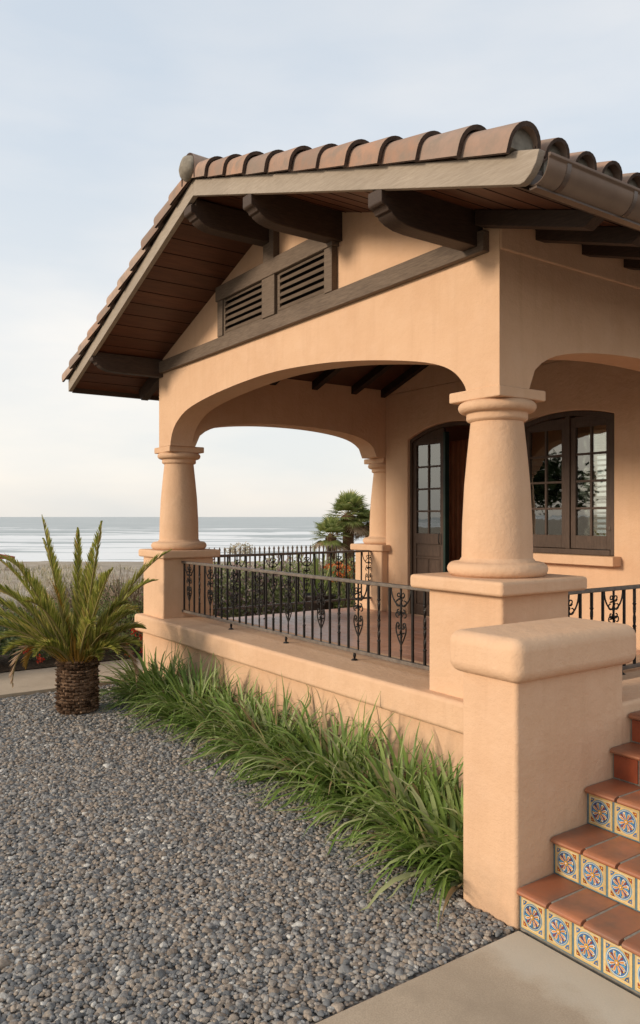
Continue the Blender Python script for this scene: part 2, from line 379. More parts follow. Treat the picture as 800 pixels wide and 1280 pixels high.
# pebbles: points instanced by geometry nodes
def pebbles():
    pts = []
    def region(x, y):
        if x > -2.256 + .006*math.sin(y*9) or x < -8.0 or y > 3.34 or y < -1.5: return False
        if x > -2.62 and y > 2.6: return False
        return True
    d = 2.0
    while d < 9.4:
        sp = .0172 if d < 4.0 else .0190 if d < 6 else .0225
        half = .43*d + .55
        n = int(2*half/sp)
        for i in range(n):
            r = -half + i*sp + rng.uniform(-.55,.55)*sp; dd = d + rng.uniform(-.55,.55)*sp
            x, y, _ = cw(r, dd)
            if region(x, y): pts.append((x, y, rng.uniform(-.042,-.033), sp/.0172))
        d += sp*.93
    pts = np.array(pts)
    me = bpy.data.meshes.new('gravel'); me.vertices.add(len(pts)); me.vertices.foreach_set('co', pts[:, :3].ravel())
    sz = me.attributes.new('psize', 'FLOAT_VECTOR', 'POINT')
    k = rng.lognormal(0, .27, len(pts))*pts[:, 3]*.0105
    arr = np.stack([k*rng.uniform(.85,1.3,len(pts)), k*rng.uniform(.75,1.05,len(pts)), k*rng.uniform(.5,.8,len(pts))], 1)
    sz.data.foreach_set('vector', arr.astype(np.float32).ravel())
    o = bpy.data.objects.new('gravel', me); C.objects.link(o)
    ng = bpy.data.node_groups.new('gravel', 'GeometryNodeTree')
    ng.interface.new_socket('Geometry', in_out='INPUT', socket_type='NodeSocketGeometry'); ng.interface.new_socket('Geometry', in_out='OUTPUT', socket_type='NodeSocketGeometry')
    N = ng.nodes; L = ng.links
    gi = N.new('NodeGroupInput'); go = N.new('NodeGroupOutput')
    ico = N.new('GeometryNodeMeshIcoSphere'); ico.inputs['Radius'].default_value = 1; ico.inputs['Subdivisions'].default_value = 3
    nt = N.new('ShaderNodeTexNoise'); nt.inputs['Scale'].default_value = .8; nt.inputs['Detail'].default_value = 1
    sub = N.new('ShaderNodeVectorMath'); sub.operation = 'SUBTRACT'; sub.inputs[1].default_value = (.5,.5,.5); L.new(nt.outputs['Color'], sub.inputs[0])
    scl = N.new('ShaderNodeVectorMath'); scl.operation = 'SCALE'; scl.inputs['Scale'].default_value = 1.1; L.new(sub.outputs[0], scl.inputs[0])
    sp = N.new('GeometryNodeSetPosition'); L.new(ico.outputs['Mesh'], sp.inputs['Geometry']); L.new(scl.outputs[0], sp.inputs['Offset'])
    ss = N.new('GeometryNodeSetShadeSmooth'); L.new(sp.outputs[0], ss.inputs['Geometry'])
    sm = N.new('GeometryNodeSetMaterial'); sm.inputs['Material'].default_value = M['pebble']; L.new(ss.outputs[0], sm.inputs['Geometry'])
    m2p = N.new('GeometryNodeMeshToPoints'); L.new(gi.outputs[0], m2p.inputs[0])
    ip = N.new('GeometryNodeInstanceOnPoints'); L.new(m2p.outputs[0], ip.inputs['Points']); L.new(sm.outputs[0], ip.inputs['Instance'])
    na = N.new('GeometryNodeInputNamedAttribute'); na.data_type = 'FLOAT_VECTOR'; na.inputs['Name'].default_value = 'psize'; L.new(na.outputs[0], ip.inputs['Scale'])
    rv = N.new('FunctionNodeRandomValue'); rv.data_type = 'FLOAT_VECTOR'; rv.inputs[0].default_value = (-.35,-.35,0); rv.inputs[1].default_value = (.35,.35,6.283); L.new(rv.outputs[0], ip.inputs['Rotation'])
    L.new(ip.outputs[0], go.inputs[0])
    md = o.modifiers.new('gn', 'NODES'); md.node_group = ng
    me.materials.append(M['pebble'])
    tag(o, 'loose rounded grey and tan pebbles covering the yard', 'gravel', kind='stuff')
    print('pebbles', len(pts))
pebbles()

# ------------------------------------------------------------------ the house
PX, MSL, MSR = -5.545, .349, .326            # ridge x, roof slopes
def zb(x): return 4.275 - (MSL if x < PX else MSR)*abs(x-PX)     # bottom of rake boards
def zs(x): return zb(x) + .05              # soffit
FL = .53
house = empty('porch_house', (-5.5, 3.35, 0), 'peach stucco beach cottage with arched corner porch under a clay tiled gable roof', 'house')
ST = M['stucco']

# parapets
def parapet(name, box, cop, par=house):
    a = MB().box(*box).build(name, ST, par)
    MB().box(*cop).build('coping', ST, a, bevel=.03, seg=4); return a
parapet('parapet_wall', (-8.27,-2.60,3.35,3.93,-.1,.472), (-8.34,-2.60,3.27,3.97,.47,.66))
parapet('parapet_wall', (-8.272,-7.71,3.94,6.92,-.1,.44), (-8.34,-7.68,3.975,6.95,.40,FL-.014))
parapet('parapet_wall', (-3.58,-2.99,3.94,6.45,-.1,.472), (-3.6,-2.91,3.975,6.45,.47,.655))
# porch floor slab with separate tiles
fl = MB().box(-7.70,-3.60,3.94,6.458,.1,FL-.012).build('porch_floor', M['grout'], house)
mb = MB(); y = 3.975; row = 0
while y < 6.45:
    x = -7.68 - (.15 if row % 2 else 0)
    while x < -3.62:
        x0, x1 = max(x, -7.68), min(x+.295, -3.62)
        if x1-x0 > .03: mb.box(x0, x1, y, min(y+.145, 6.45), FL-.012, FL)
        x += .30
    y += .15; row += 1
y = 3.96
while y < 6.33:
    for x0 in (-8.28,-7.98): mb.box(x0, x0+.295, y, min(y+.145,6.355), FL-.012, FL)
    y += .15
mb.build('floor_tiles', M['floor_tile'], fl)

# columns
def column(cx, cy, pa, zp=.655, capa=.385, pz=None):
    pb = pa or (cx-.3, cx+.3, cy-.3, cy+.3)
    sh = MB().lathe([(.216,1.47),(.2165,1.50),(.213,1.7),(.200,1.95),(.181,2.15),(.161,2.34),(.163,2.36)], cx, cy, 64).build('column', ST, house)
    MB().box(*pb, zp-.01, 1.305).build('pedestal', ST, sh, bevel=.018, seg=3)
    MB().box(cx-capa, cx+capa, cy-capa, cy+capa, 1.302, 1.388).build('pedestal_cap', ST, sh, bevel=.022, seg=3)
    prof = [(.30,1.387)] + [(.262+.044*math.cos(a), 1.43+.043*math.sin(a)) for a in np.linspace(-1.5,1.45,9)] + [(.235,1.475),(.222,1.492),(.215,1.50)]
    MB().lathe(prof, cx, cy, 64).build('column_base', ST, sh)
    prof = [(.165,2.335),(.184,2.345),(.188,2.357),(.186,2.378),(.190,2.39)] + [(.196+.042*math.cos(a), 2.425+.036*math.sin(a)) for a in np.linspace(-1.3,1.4,9)] + [(.15,2.463)]
    cap = MB().lathe(prof, cx, cy, 64)
    cap.build('capital', ST, sh)
    MB().box(cx-.209, cx+.209, cy-.209, cy+.209, 2.458, 2.524).build('abacus', ST, sh, bevel=.010, seg=2)
    return sh
column(-3.3, 3.65, (-3.60,-2.99,3.352,3.95))
column(-7.985, 3.66, (-8.27,-7.71,3.352,3.95), capa=.345)
column(-7.985, 6.66, (-8.27,-7.705,6.36,6.92), zp=.535, capa=.345)

# porch shell: gable prism hollowed and pierced by three arches
ZA = 2.522
def gprof(x0, x1, z0, off): return [(x0,z0),(x1,z0),(x1,zs(x1)+off),(PX,zs(PX)+off),(x0,zs(x0)+off)]
shell = MB().prism(gprof(-8.05,-3.10,ZA,.03), 'y', 3.45, 6.93).build('arch_wall', ST, house)
cut = [MB().prism(gprof(-7.747,-3.36,2.0,-.16), 'y', 3.71, 6.47).build('c1', ST)]
cut.append(MB().box(-7.745,-2.9,6.46,7.2,2,5).build('c1b', ST))
A = [(-7.747,2.50),(-7.742,2.56),(-7.69,2.665),(-7.57,2.765),(-7.32,2.862),(-6.85,2.93),(-6.2,2.975),(-5.58,2.985),(-4.93,2.945),(-4.43,2.885),(-3.98,2.81),(-3.67,2.74),(-3.49,2.665),(-3.39,2.57),(-3.362,2.50)]
A = [(-7.747,2.3)] + spline(A, 4) + [(-3.362,2.3)]
cut.append(MB().prism(A, 'y', 3.3, 3.75).build('c2', ST))
def sidearch(y0, y1, za, zr):
    c = (y0+y1)/2; h = (y1-y0)/2; pts = []
    for t in np.linspace(-1, 1, 41):
        k = abs(t); z = 2.50 + (za-2.50)*((1-k**9)**.5*.62 + (1-k**2.2)*.38); pts.append((c+h*t, z))
    return [(y0,2.3)] + pts + [(y1,2.3)]
cut.append(MB().prism(sidearch(3.735,6.32,2.842,0), 'x', -8.2, -7.6).build('c3', ST))
cut.append(MB().prism(sidearch(3.702,6.21,2.842,0), 'x', -3.5, -2.9).build('c4', ST))
boolean(shell, cut); add_bevel(shell, .022, 3, 38)
mb = MB(); mb.box(-3.12,-3.090,3.455,6.42,3.318,3.50); mb.build('frieze_band', ST, house, bevel=.012)

# house body (walls round one room) with door and window openings
hw = MB().box(-7.745,-3.10,6.46,6.68,-.1,3.33).build('house_wall', ST, house)
def headpoly(x0, x1, z0, ze, zt, n=14):
    c = (x0+x1)/2; h = (x1-x0)/2
    return [(x1,z0)] + [(c+h*t, ze+(zt-ze)*(1-t*t)) for t in np.linspace(1,-1,n)] + [(x0,z0)]
DX0, DX1 = -7.32, -5.88; WX0, WX1 = -5.53, -4.39
boolean(hw, [MB().prism(headpoly(DX0,DX1,FL,2.72,2.875), 'y', 6.3, 6.9).build('c', ST), MB().prism(headpoly(WX0,WX1,1.375,2.73,2.81), 'y', 6.3, 6.9).build('c', ST)])
add_bevel(hw, .012, 2, 40)
mb = MB(); mb.prism([(-7.745,3.33),(-3.10,3.33),(-3.10,zs(-3.1)),(PX,zs(PX)),(-7.745,zs(-7.745))], 'y', 6.462, 6.68); mb.build('gable_wall', ST, house)
for b in ((-7.745,-7.545,6.68,10.6,-.1,3.5), (-3.30,-3.10,6.68,10.6,-.1,3.4)): MB().box(*b).build('house_side_wall', ST, house)
hb = MB().prism([(-7.545,-.1),(-3.3,-.1),(-3.3,3.45),(PX,4.2),(-7.545,3.5)], 'y', 10.4, 10.6).build('house_rear_wall', ST, house)
boolean(hb, [MB().box(-10.2,-9.0,10.2,10.8,1.3,2.5).build('c', ST), MB().box(-7.5,-5.9,10.2,10.8,1.35,2.75).build('c', ST)])
mb = MB(); mb.box(-7.545,-3.3,6.68,10.4,.3,FL); mb.build('room_floor', M['room_wood'], house)
mb = MB(); mb.box(-7.54,-3.31,6.69,10.39,2.95,3.0); mb.build('room_ceiling', M['room'], house)
mb = MB(); mb.box(-7.54,-7.52,6.69,10.39,FL,2.95); mb.box(-3.33,-3.31,6.69,10.39,FL,2.95); mb.box(-7.52,-7.5,10.37,10.39,FL,2.95); mb.box(-5.9,-3.33,10.37,10.39,FL,2.95); mb.box(-7.5,-5.9,10.37,10.39,FL,1.35); mb.box(-7.5,-5.9,10.37,10.39,2.75,2.95)
mb.build('room_lining', M['room'], house)
mb = MB()
for x in (-7.5,-7.1,-6.72,-6.3,-5.94): mb.box(x-.03,x+.03,10.30,10.36,1.35,2.75)
mb.box(-7.5,-5.9,10.30,10.36,2.0,2.05)
mb.build('rear_window_frame', M['room_wood'], house)
mb = MB(); mb.box(-7.45,-6.9,9.2,9.75,FL,1.35); mb.box(-7.42,-6.93,9.3,9.7,1.35,2.35); mb.build('cabinet', M['room_wood'], house, bevel=.01)
mb = MB()
for i in range(10):
    mb.lathe([(.028,FL+.05),(.028,2.75)], -7.45+i*.045, 7.3+(.02 if i % 2 else 0), 8)
mb.build('curtain', M['curtain'], house)
MB().box(-7.74,-7.34,6.447,6.4605,FL,FL+.07).build('skirting', M['stucco'], house)

# door
door = MB()
dp_out = headpoly(DX0+.004,DX1-.004,FL,2.716,2.871); dp_in = headpoly(DX0+.03,DX1-.03,FL,2.68,2.83)
def ring(mb, po, pi, y0, y1, m=0):
    n = len(po)
    vs = [(p[0],y0,p[1]) for p in po]+[(p[0],y0,p[1]) for p in pi]+[(p[0],y1,p[1]) for p in po]+[(p[0],y1,p[1]) for p in pi]
    fs = []
    for i in range(n-1):
        fs += [(i,i+1,n+i+1,n+i),(2*n+i,3*n+i,3*n+i+1,2*n+i+1),(i,2*n+i,2*n+i+1,i+1),(n+i,n+i+1,3*n+i+1,3*n+i)]
    for i in (0, n-1): fs.append((i,n+i,3*n+i,2*n+i))
    mb.add(vs, fs, m)
ring(door, dp_out, dp_in, 6.50, 6.60)
door = door.build('door', M['frame'], house, bevel=.004)
def leaf(parent, x0, x1, yc, z0, z1, zg, rows=4, fr=.075, gl=True, name='door_leaf'):
    lf = MB(); t = .045; y0, y1 = yc-t/2, yc+t/2
    lf.box(x0,x0+fr,y0,y1,z0,z1); lf.box(x1-fr,x1,y0,y1,z0,z1); lf.box(x0+fr,x1-fr,y0,y1,z1-.06,z1); lf.box(x0+fr,x1-fr,y0,y1,zg-.13,zg)
    if zg-.13 > z0+.2:
        lf.box(x0+fr,x1-fr,y0+.014,y1-.014,z0,zg-.13)
        h = zg-.13; lf.box(x0+fr+.01,x1-fr-.01,y0+.004,y0+.014,h-.15,h-.02); xm = (x0+x1)/2
        lf.box(x0+fr+.01,xm-.015,y0+.004,y0+.014,z0+.14,h-.19); lf.box(xm+.015,x1-fr-.01,y0+.004,y0+.014,z0+.14,h-.19)
        lf.box(x0+fr,x1-fr,y0,y1-.01,h-.18,h-.16); lf.box(xm-.01,xm+.01,y0,y1-.01,z0+.14,h-.18); lf.box(x0+fr,x1-fr,y0,y1-.01,z0,z0+.13)
    xm = (x0+x1)/2; mw = .011
    lf.box(xm-mw,xm+mw,y0+.006,y1-.006,zg,z1-.06)
    for i in range(1, rows):
        z = zg + (z1-.06-zg)*i/rows
        lf.box(x0+fr,xm-mw,y0+.006,y1-.006,z-mw,z+mw); lf.box(xm+mw,x1-fr,y0+.006,y1-.006,z-mw,z+mw)
    lf = lf.build(name, M['frame'], parent, bevel=.003)
    return lf, (x0+fr, x1-fr, yc, zg, z1-.06)
def glass(parent, g, rows, r=None):
    pass
lf, g = leaf(house, DX0+.032, -6.745, 6.55, FL+.005, 2.70, 1.545, fr=.058)
lf.parent = door; lf.name = 'door_leaf'; lf.location = (0,0,0)
MB().box(g[0],g[1],6.548,6.553,g[3],g[4]).build('door_glass', M['glass'], door)
MB().box(-6.740,-6.705,6.515,6.585,FL,2.77).build('green_door_edge', M['green'], door, bevel=.004)
# head filler over the closed leaf
mb = MB(); mb.prism([(-7.286,2.701),(-6.745,2.701),(-6.745,2.82),(-7.0,2.79),(-7.286,2.702)], 'y', 6.53, 6.57); mb.build('door_head', M['frame'], door)
# the second leaf swung into the room
mb = MB(); x = -5.98
mb.box(x-.045,x,6.62,6.69,FL,2.66); mb.box(x-.045,x,7.18,7.25,FL,2.66); mb.box(x-.045,x,6.69,7.18,2.57,2.66); mb.box(x-.045,x,6.69,7.18,FL,1.545)
for i in range(1,4): mb.box(x-.04,x-.005,6.69,7.18,1.545+.256*i-.011,1.545+.256*i+.011)
mb.box(x-.04,x-.005,6.925,6.945,1.545,2.57)
mb.build('open_door_leaf', M['room_wood'], door)
mb = MB(); mb.tube([(-6.79,6.50,1.42),(-6.79,6.49,1.45),(-6.79,6.49,1.52),(-6.79,6.50,1.55)], .008, 8); mb.build('door_handle', M['iron'], door)

# window
win = MB(); ring(win, headpoly(WX0+.003,WX1-.003,1.38,2.726,2.806), headpoly(WX0+.045,WX1-.045,1.38,2.68,2.76), 6.47, 6.58)
win.box(WX0+.05,WX1-.05,6.472,6.58,1.378,1.43); xm = -4.93
win.box(xm-.025,xm+.025,6.48,6.575,1.43,2.758)
win = win.build('window', M['frame'], house, bevel=.004)
for (x0, x1) in ((WX0+.053, xm-.028), (xm+.028, WX1-.053)):
    lf, g = leaf(house, x0, x1, 6.52, 1.435, 2.70, 1.565, 4, .055, name='window_sash')
    lf.parent = win; lf.location = (0,0,0)
    MB().box(g[0],g[1],6.518,6.522,g[3],g[4]).build('window_pane', M['glass'], win)
MB().box(WX0+.05, WX1-.05, 6.50, 6.54, 2.70, 2.74).build('window_head', M['frame'], win)
for x0, x1, st in ((WX0+.08, xm-.05, 1), (xm+.04, WX1-.08, 0)):
    mb = MB(); z = 1.47
    while z < 2.68:
        if not (st and z < 1.9):
            mb.add([(x0,6.600,z),(x1,6.600,z),(x1,6.645,z+.018),(x0,6.645,z+.018),(x0,6.600,z-.005),(x1,6.600,z-.005),(x1,6.645,z+.013),(x0,6.645,z+.013)],
               [(0,1,2,3),(7,6,5,4),(0,4,5,1),(2,6,7,3),(0,3,7,4),(1,5,6,2)])
        z += .052
    mb.build('blind', M['blind'], win)
MB().box(-5.62,-4.31,6.33,6.47,1.285,1.376).build('window_sill', ST, win, bevel=.008)
mb = MB(); mb.lathe([(.008,0),(.012,.01),(.012,.02),(.004,.03)], 0, 0, 10); 
hdl = MB().tube([(-4.447,6.49,1.62),(-4.447,6.478,1.63),(-4.447,6.478,1.66)], .007, 6).build('window_catch', M['rail_top'], win)

# gable trim on the front wall
YW = 3.45
MB().box(-8.04,-3.18,YW-.05,YW+.01,3.322,3.448).build('belt_board', M['trim'], house, bevel=.006)
MB().prism([(-6.56,3.80),(-4.70,3.80),(-4.70,3.875),(PX+.2,3.955),(-6.56,3.955)], 'y', YW-.07, YW+.01) 
MB().box(-6.57,-4.68,YW-.068,YW+.01,3.785,3.922).build('vent_header', M['trim'], house, bevel=.006)
MB().box(-5.72,-5.515,YW-.062,YW+.01,3.449,3.784).build('vent_post', M['trim'], house, bevel=.006)
MB().box(-5.70,-5.53,YW-.062,YW+.01,3.923,4.25).build('king_post', M['trim'], house, bevel=.006)
for x0, x1 in ((-6.55,-5.721), (-5.514,-4.70)):
    fr = MB(); w = .10; y0, y1 = YW-.056, YW+.005
    if x0 < -6: fr.box(x0,x0+w,y0,y1,3.449,3.784); fr.box(x0+w,x0+w+.03,y0+.015,y1,3.449,3.784)
    else: fr.box(x1-w,x1,y0,y1,3.449,3.784); fr.box(x0,x0+.04,y0+.025,y1,3.449,3.784); fr.box(x0+.04,x1-w,y0+.03,y1,3.449,3.462)
    v = fr.build('louver_vent', M['trim'], house, bevel=.003)
    a0 = x0+w+.03 if x0 < -6 else x0+.04; a1 = x1 if x0 < -6 else x1-w
    MB().box(a0,a1,YW-.010,YW+.004,3.449,3.784).build('vent_backing', M['black'], v)
    sl = MB(); z = 3.462
    sl.box(a0,a1,YW-.045,YW-.011,3.449,3.470)
    while z < 3.76:
        sl.add([(a0,YW-.048,z),(a1,YW-.048,z),(a1,YW-.012,z+.036),(a0,YW-.012,z+.036),(a0,YW-.052,z+.008),(a1,YW-.052,z+.008),(a1,YW-.016,z+.048),(a0,YW-.016,z+.048)],
               [(0,1,2,3),(7,6,5,4),(0,4,5,1),(2,6,7,3),(0,3,7,4),(1,5,6,2)]); z += .058
    sl.build('vent_slats', M['trim'], v)

# outrigger beams with scrolled ends
def outrigger(xc, w, zbot, ztop, y0=2.665):
    h = ztop-zbot
    prof = [(YW+.02,ztop),(YW+.02,zbot),(y0+.26,zbot),(y0+.18,zbot+.006),(y0+.12,zbot+.022),(y0+.078,zbot+.045),(y0+.07,zbot+.060),(y0+.050,zbot+.060),(y0+.045,zbot+.074),(y0+.028,zbot+.088),(y0+.014,zbot+.088),(y0+.002,zbot+.098),(y0,zbot+.108),(y0,zb(xc)-.004),(y0+.045,zb(xc)-.004),(y0+.045,ztop)]
    MB().prism(prof, 'x', xc-w/2, xc+w/2).build('outrigger_beam', M['beamY'], house, bevel=.006)
outrigger(-7.99, .10, 3.285, 3.475); outrigger(-5.66, .13, 4.07, 4.28); outrigger(-4.70, .12, 3.815, 4.04); outrigger(-3.29, .12, 3.36, 3.58)

# soffit / roof deck and rake boards
RY0, RY1 = 2.66, 10.9; EX = 3.2
for sgn in (-1, 1):
    xe = PX + sgn*EX
    pr = [(PX,zs(PX)),(xe,zs(xe)),(xe,zs(xe)+.05),(PX,zs(PX)+.05)]
    MB().prism(pr, 'y', RY0+.045, RY1).build('soffit', M['soffit'], house)
    # plank joints as thin dark battens
    mb = MB(); k = 1
    while k*.19 < EX-.02:
        x = PX + sgn*k*.19
        mb.box(x-.005, x+.005, RY0+.05, 6.45, zs(x)-.0015, zs(x)+.002); k += 1
    mb.build('plank_joints', M['black'], house)
    x1 = xe if sgn < 0 else xe+.0
    pr = [(PX,zb(PX)),(xe,zb(xe)),(xe,zb(xe)+.128),(PX,zb(PX)+.128)]
    if sgn > 0: pr = [(PX,zb(PX)),(-2.275,zb(-2.275)),(-2.25,3.212),(-2.215,3.236),(-2.185,3.275),(-2.168,3.325),(-2.30,zb(-2.30)+.15),(-2.36,zb(-2.36)+.128)]+[(PX,zb(PX)+.128)]
    MB().prism(pr, 'y', RY0, RY0+.043).build('rake_board', M['rake'], house, bevel=.004)
    # fascia behind gutter / at the left eave
    MB().prism([(xe-.0*sgn,zs(xe)-.045),(xe+.025*sgn,zs(xe)-.055),(xe+.025*sgn,zs(xe)+.055),(xe,zs(xe)+.055)], 'y', RY0+.05, RY1).build('fascia_board', M['beamY'], house)
# interior ceiling and rafters in the porch, tails under the eaves
for sgn in (-1, 1):
    xa = -7.78 if sgn < 0 else -3.34
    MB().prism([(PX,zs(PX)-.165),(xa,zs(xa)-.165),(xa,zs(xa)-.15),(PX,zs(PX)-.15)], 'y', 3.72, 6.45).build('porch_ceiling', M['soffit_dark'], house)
    for y in (4.14,4.74,5.34,5.94,6.42):
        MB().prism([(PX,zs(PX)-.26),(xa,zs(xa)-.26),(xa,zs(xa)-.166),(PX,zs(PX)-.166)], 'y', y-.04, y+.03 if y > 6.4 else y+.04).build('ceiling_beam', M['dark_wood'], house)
def tail(y, xa, xb, dep=.10, w=.085, mat='beam'):
    s = 1 if xb > xa else -1
    MB().prism([(xa,zs(xa)-dep),(xb-.07*s,zs(xb-.07*s)-dep),(xb,zs(xb)-dep*.35),(xb,zs(xb)-.002),(xa,zs(xa)-.002)], 'y', y-w/2, y+w/2).build('rafter_tail', M[mat], house, bevel=.004)
y = 3.385
for i, y in enumerate([3.39,3.80,4.25,4.70,5.15,5.6,6.05,6.5,6.95,7.4,7.85,8.3,8.75,9.2,9.65,10.1]):
    tail(y, -3.20 if i == 0 else -3.105, -2.38, .095)
    if i: tail(y, -8.055, -8.63, .10)
tail(3.50, -8.055, -8.66, .15)
mb = MB(); mb.box(-3.15,-2.45,3.60,3.66,3.29,3.35)

# roof tiles -------------------------------------------------------------
def barrel(mb, p0, ax, up, ln, r0, r1, t=.016, skirt=0.0, n=11, m=0, me=1, arch=math.pi):
    """p0 lower end centre, ax unit along (towards upper end), up unit; r0 lower radius, r1 upper"""
    side = ax.cross(up).normalized(); vs = []
    def ringp(c, r, sk):
        out = []
        a0 = (math.pi-arch)/2
        if sk: out.append(c + side*r*math.cos(a0) - up*sk)
        for i in range(n):
            a = a0 + arch*i/(n-1); out.append(c + side*r*math.cos(a) + up*r*math.sin(a))
        if sk: out.append(c - side*r*math.cos(a0) - up*sk)
        return out
    p1 = p0 + ax*ln
    a_ = ringp(p0, r0, skirt); b_ = ringp(p1, r1, skirt); c_ = ringp(p0, r0-t, skirt); d_ = ringp(p1, r1-t, skirt)
    k = len(a_)
    base = a_ + b_ + c_ + d_
    fs = []
    for i in range(k-1):
        fs.append((i,i+1,k+i+1,k+i)); fs.append((2*k+i,3*k+i,3*k+i+1,2*k+i+1))
    mb.add(base, fs, m, True)
    mb.add(a_ + c_, [(i,k+i,k+i+1,i+1) for i in range(k-1)], me, False)
    return a_
NT_ = 11; ex = 3.2/NT_*1.06
roof = MB().prism([(PX-EX,zs(PX-EX)+.052),(PX,zs(PX)+.052),(PX+EX,zs(PX+EX)+.052),(PX+EX,zs(PX+EX)+.06),(PX,zs(PX)+.075),(PX-EX,zs(PX-EX)+.06)], 'y', RY0+.05, RY1).build('roof', M['dark_wood'], house)
field = MB(); rake = MB(); pans = MB()
for sgn in (-1, 1):
    stops = MB()
    MS = MSL if sgn < 0 else MSR
    ax = Vector((-sgn, 0, MS)).normalized(); up = Vector((sgn*MS, 0, 1)).normalized()
    for k in range(NT_):
        s0 = EX + .055 - k*(EX+.02)/NT_
        x = PX + sgn*s0
        j = random.uniform(-.004,.004)
        # rake row
        p = Vector((x, RY0+.050+j, zb(x)+.128 + .050)) + up*random.uniform(-.004,.006)
        rr = random.uniform(-.003,.003)
        barrel(rake, p, ax, up, ex+.06, (.106 if k == 0 else .113)+rr, .078+rr, .021, .05, 15)
        # field covers and pans
        y = RY0+.075+.205; c = 0
        while y < RY1:
            jj = random.uniform(-.005,.005); q = Vector((x+.0, y+jj, zb(x)+.128+.060))
            barrel(field, q + up*random.uniform(-.004,.008), ax, up, ex+.06, .084, .066, .016, .015, 11)
            y += .205; c += 1
        y = RY0+.075+.1025
        while y < RY1:
            q = Vector((x+.0, y, zb(x)+.128+.076))
            barrel(pans, q, ax, -up, ex+.05, .058, .066, .012, 0, 7)
            y += .205
    # bird stops
    xq = PX + sgn*(EX+.03)
    y = RY0+.28
    while y < RY1:
        pts = [(y+.067*math.cos(a), zb(xq)+.128+.060+.067*math.sin(a)) for a in np.linspace(0, math.pi, 9)]
        stops.prism([(y+.067, zb(xq)+.1)]+pts+[(y-.067, zb(xq)+.1)], 'x', xq-.03, xq); y += .205
    pts = [(RY0+.05+.092*math.cos(a), zb(xq)+.128+.050+.092*math.sin(a)) for a in np.linspace(0, math.pi, 11)]
    stops.prism([(RY0+.05+.092, zb(xq)+.155)]+pts+[(RY0+.05-.092, zb(xq)+.155)], 'x', xq-.03, xq+.012)
    stops.build('mortar_stops', M['mortar'], roof)
TM = [M['tile'], M['tile_edge']]
rk = rake.build('rake_tiles', TM, roof, recalc=False); field.build('field_tiles', TM, roof, recalc=False); pans.build('pan_tiles', TM, roof, recalc=False)
rd = MB(); y = RY0-.045; i = 0
while y < RY1-.2:
    barrel(rd, Vector((PX, y, zs(PX)+.150)), Vector((0,1,.02)).normalized(), Vector((0,0,1)),   .44, .118, .10, .017, .10, 13); y += .37
rd.build('ridge_tiles', TM, roof, recalc=False)
mb = MB(); vs = []; fs = []; ny, na = 7, 18
for iy in range(ny):
    ph = math.pi/2*iy/(ny-1); rr = .108*math.cos(ph)+.001; y = RY0-.03-.075*math.sin(ph)
    for ia in range(na):
        t_ = 2*math.pi*ia/na; wv = 1+.06*math.sin(3*t_+iy)+.04*math.sin(5*t_-iy*2)
        vs.append((PX+rr*wv*math.cos(t_), y, zs(PX)+.148+rr*wv*math.sin(t_)*(1.0 if math.sin(t_) > 0 else .8)))
for iy in range(ny-1):
    for ia in range(na): fs.append((iy*na+ia, iy*na+(ia+1)%na, (iy+1)*na+(ia+1)%na, (iy+1)*na+ia))
fs.append(tuple(range(na))); fs.append(tuple((ny-1)*na+i for i in range(na)))
mb.add(vs, fs, 0, True); mb.build('ridge_mortar', M['mortar'], roof)
mb = MB()
for j in range(8):
    vs_r = .05+.02*random.random(); mb.lathe([(.001,4.46-.03),(vs_r,4.46-.02),(vs_r*.9,4.47),(.01,4.49)], PX+random.uniform(-.08,.08), RY0+.02+random.uniform(-.02,.05), 7)

# gutter along the right eave
def gsec(rx, rz, cx, cz, n=31): return [(cx+rx*math.cos(a), cz+rz*math.sin(a)) for a in np.linspace(0, -math.pi, n)]
gcx, gcz = -2.228, 3.30
o_ = gsec(.075,.098,gcx,gcz); i_ = gsec(.071,.094,gcx,gcz)
lip = [(gcx+.075,gcz),(gcx+.083,gcz+.004),(gcx+.083,gcz+.014),(gcx+.071,gcz+.014)]
prof = [(p[0],p[1]) for p in o_] + [(p[0],p[1]) for p in reversed(i_)] + [(gcx+.071,gcz+.016),(gcx+.084,gcz+.016),(gcx+.084,gcz+.002)]
gut = MB().prism(prof, 'y', RY0+.046, RY1, smooth=True).build('gutter', M['gutter'], house)
for y in (2.84,3.34,3.94,4.54,5.14,5.74,6.34,6.94,7.54,8.14,8.74,9.34,9.94,10.5):
    so = gsec(.080,.103,gcx,gcz); si = gsec(.0745,.0975,gcx,gcz)
    MB().prism(so + list(reversed(si)) , 'y', y-.014, y+.014).build('gutter_strap', M['gutter'], gut)
MB().box(-2.262,-2.222,RY0+.05,RY1,3.190,3.200).build('drip_edge', M['gutter'], gut)

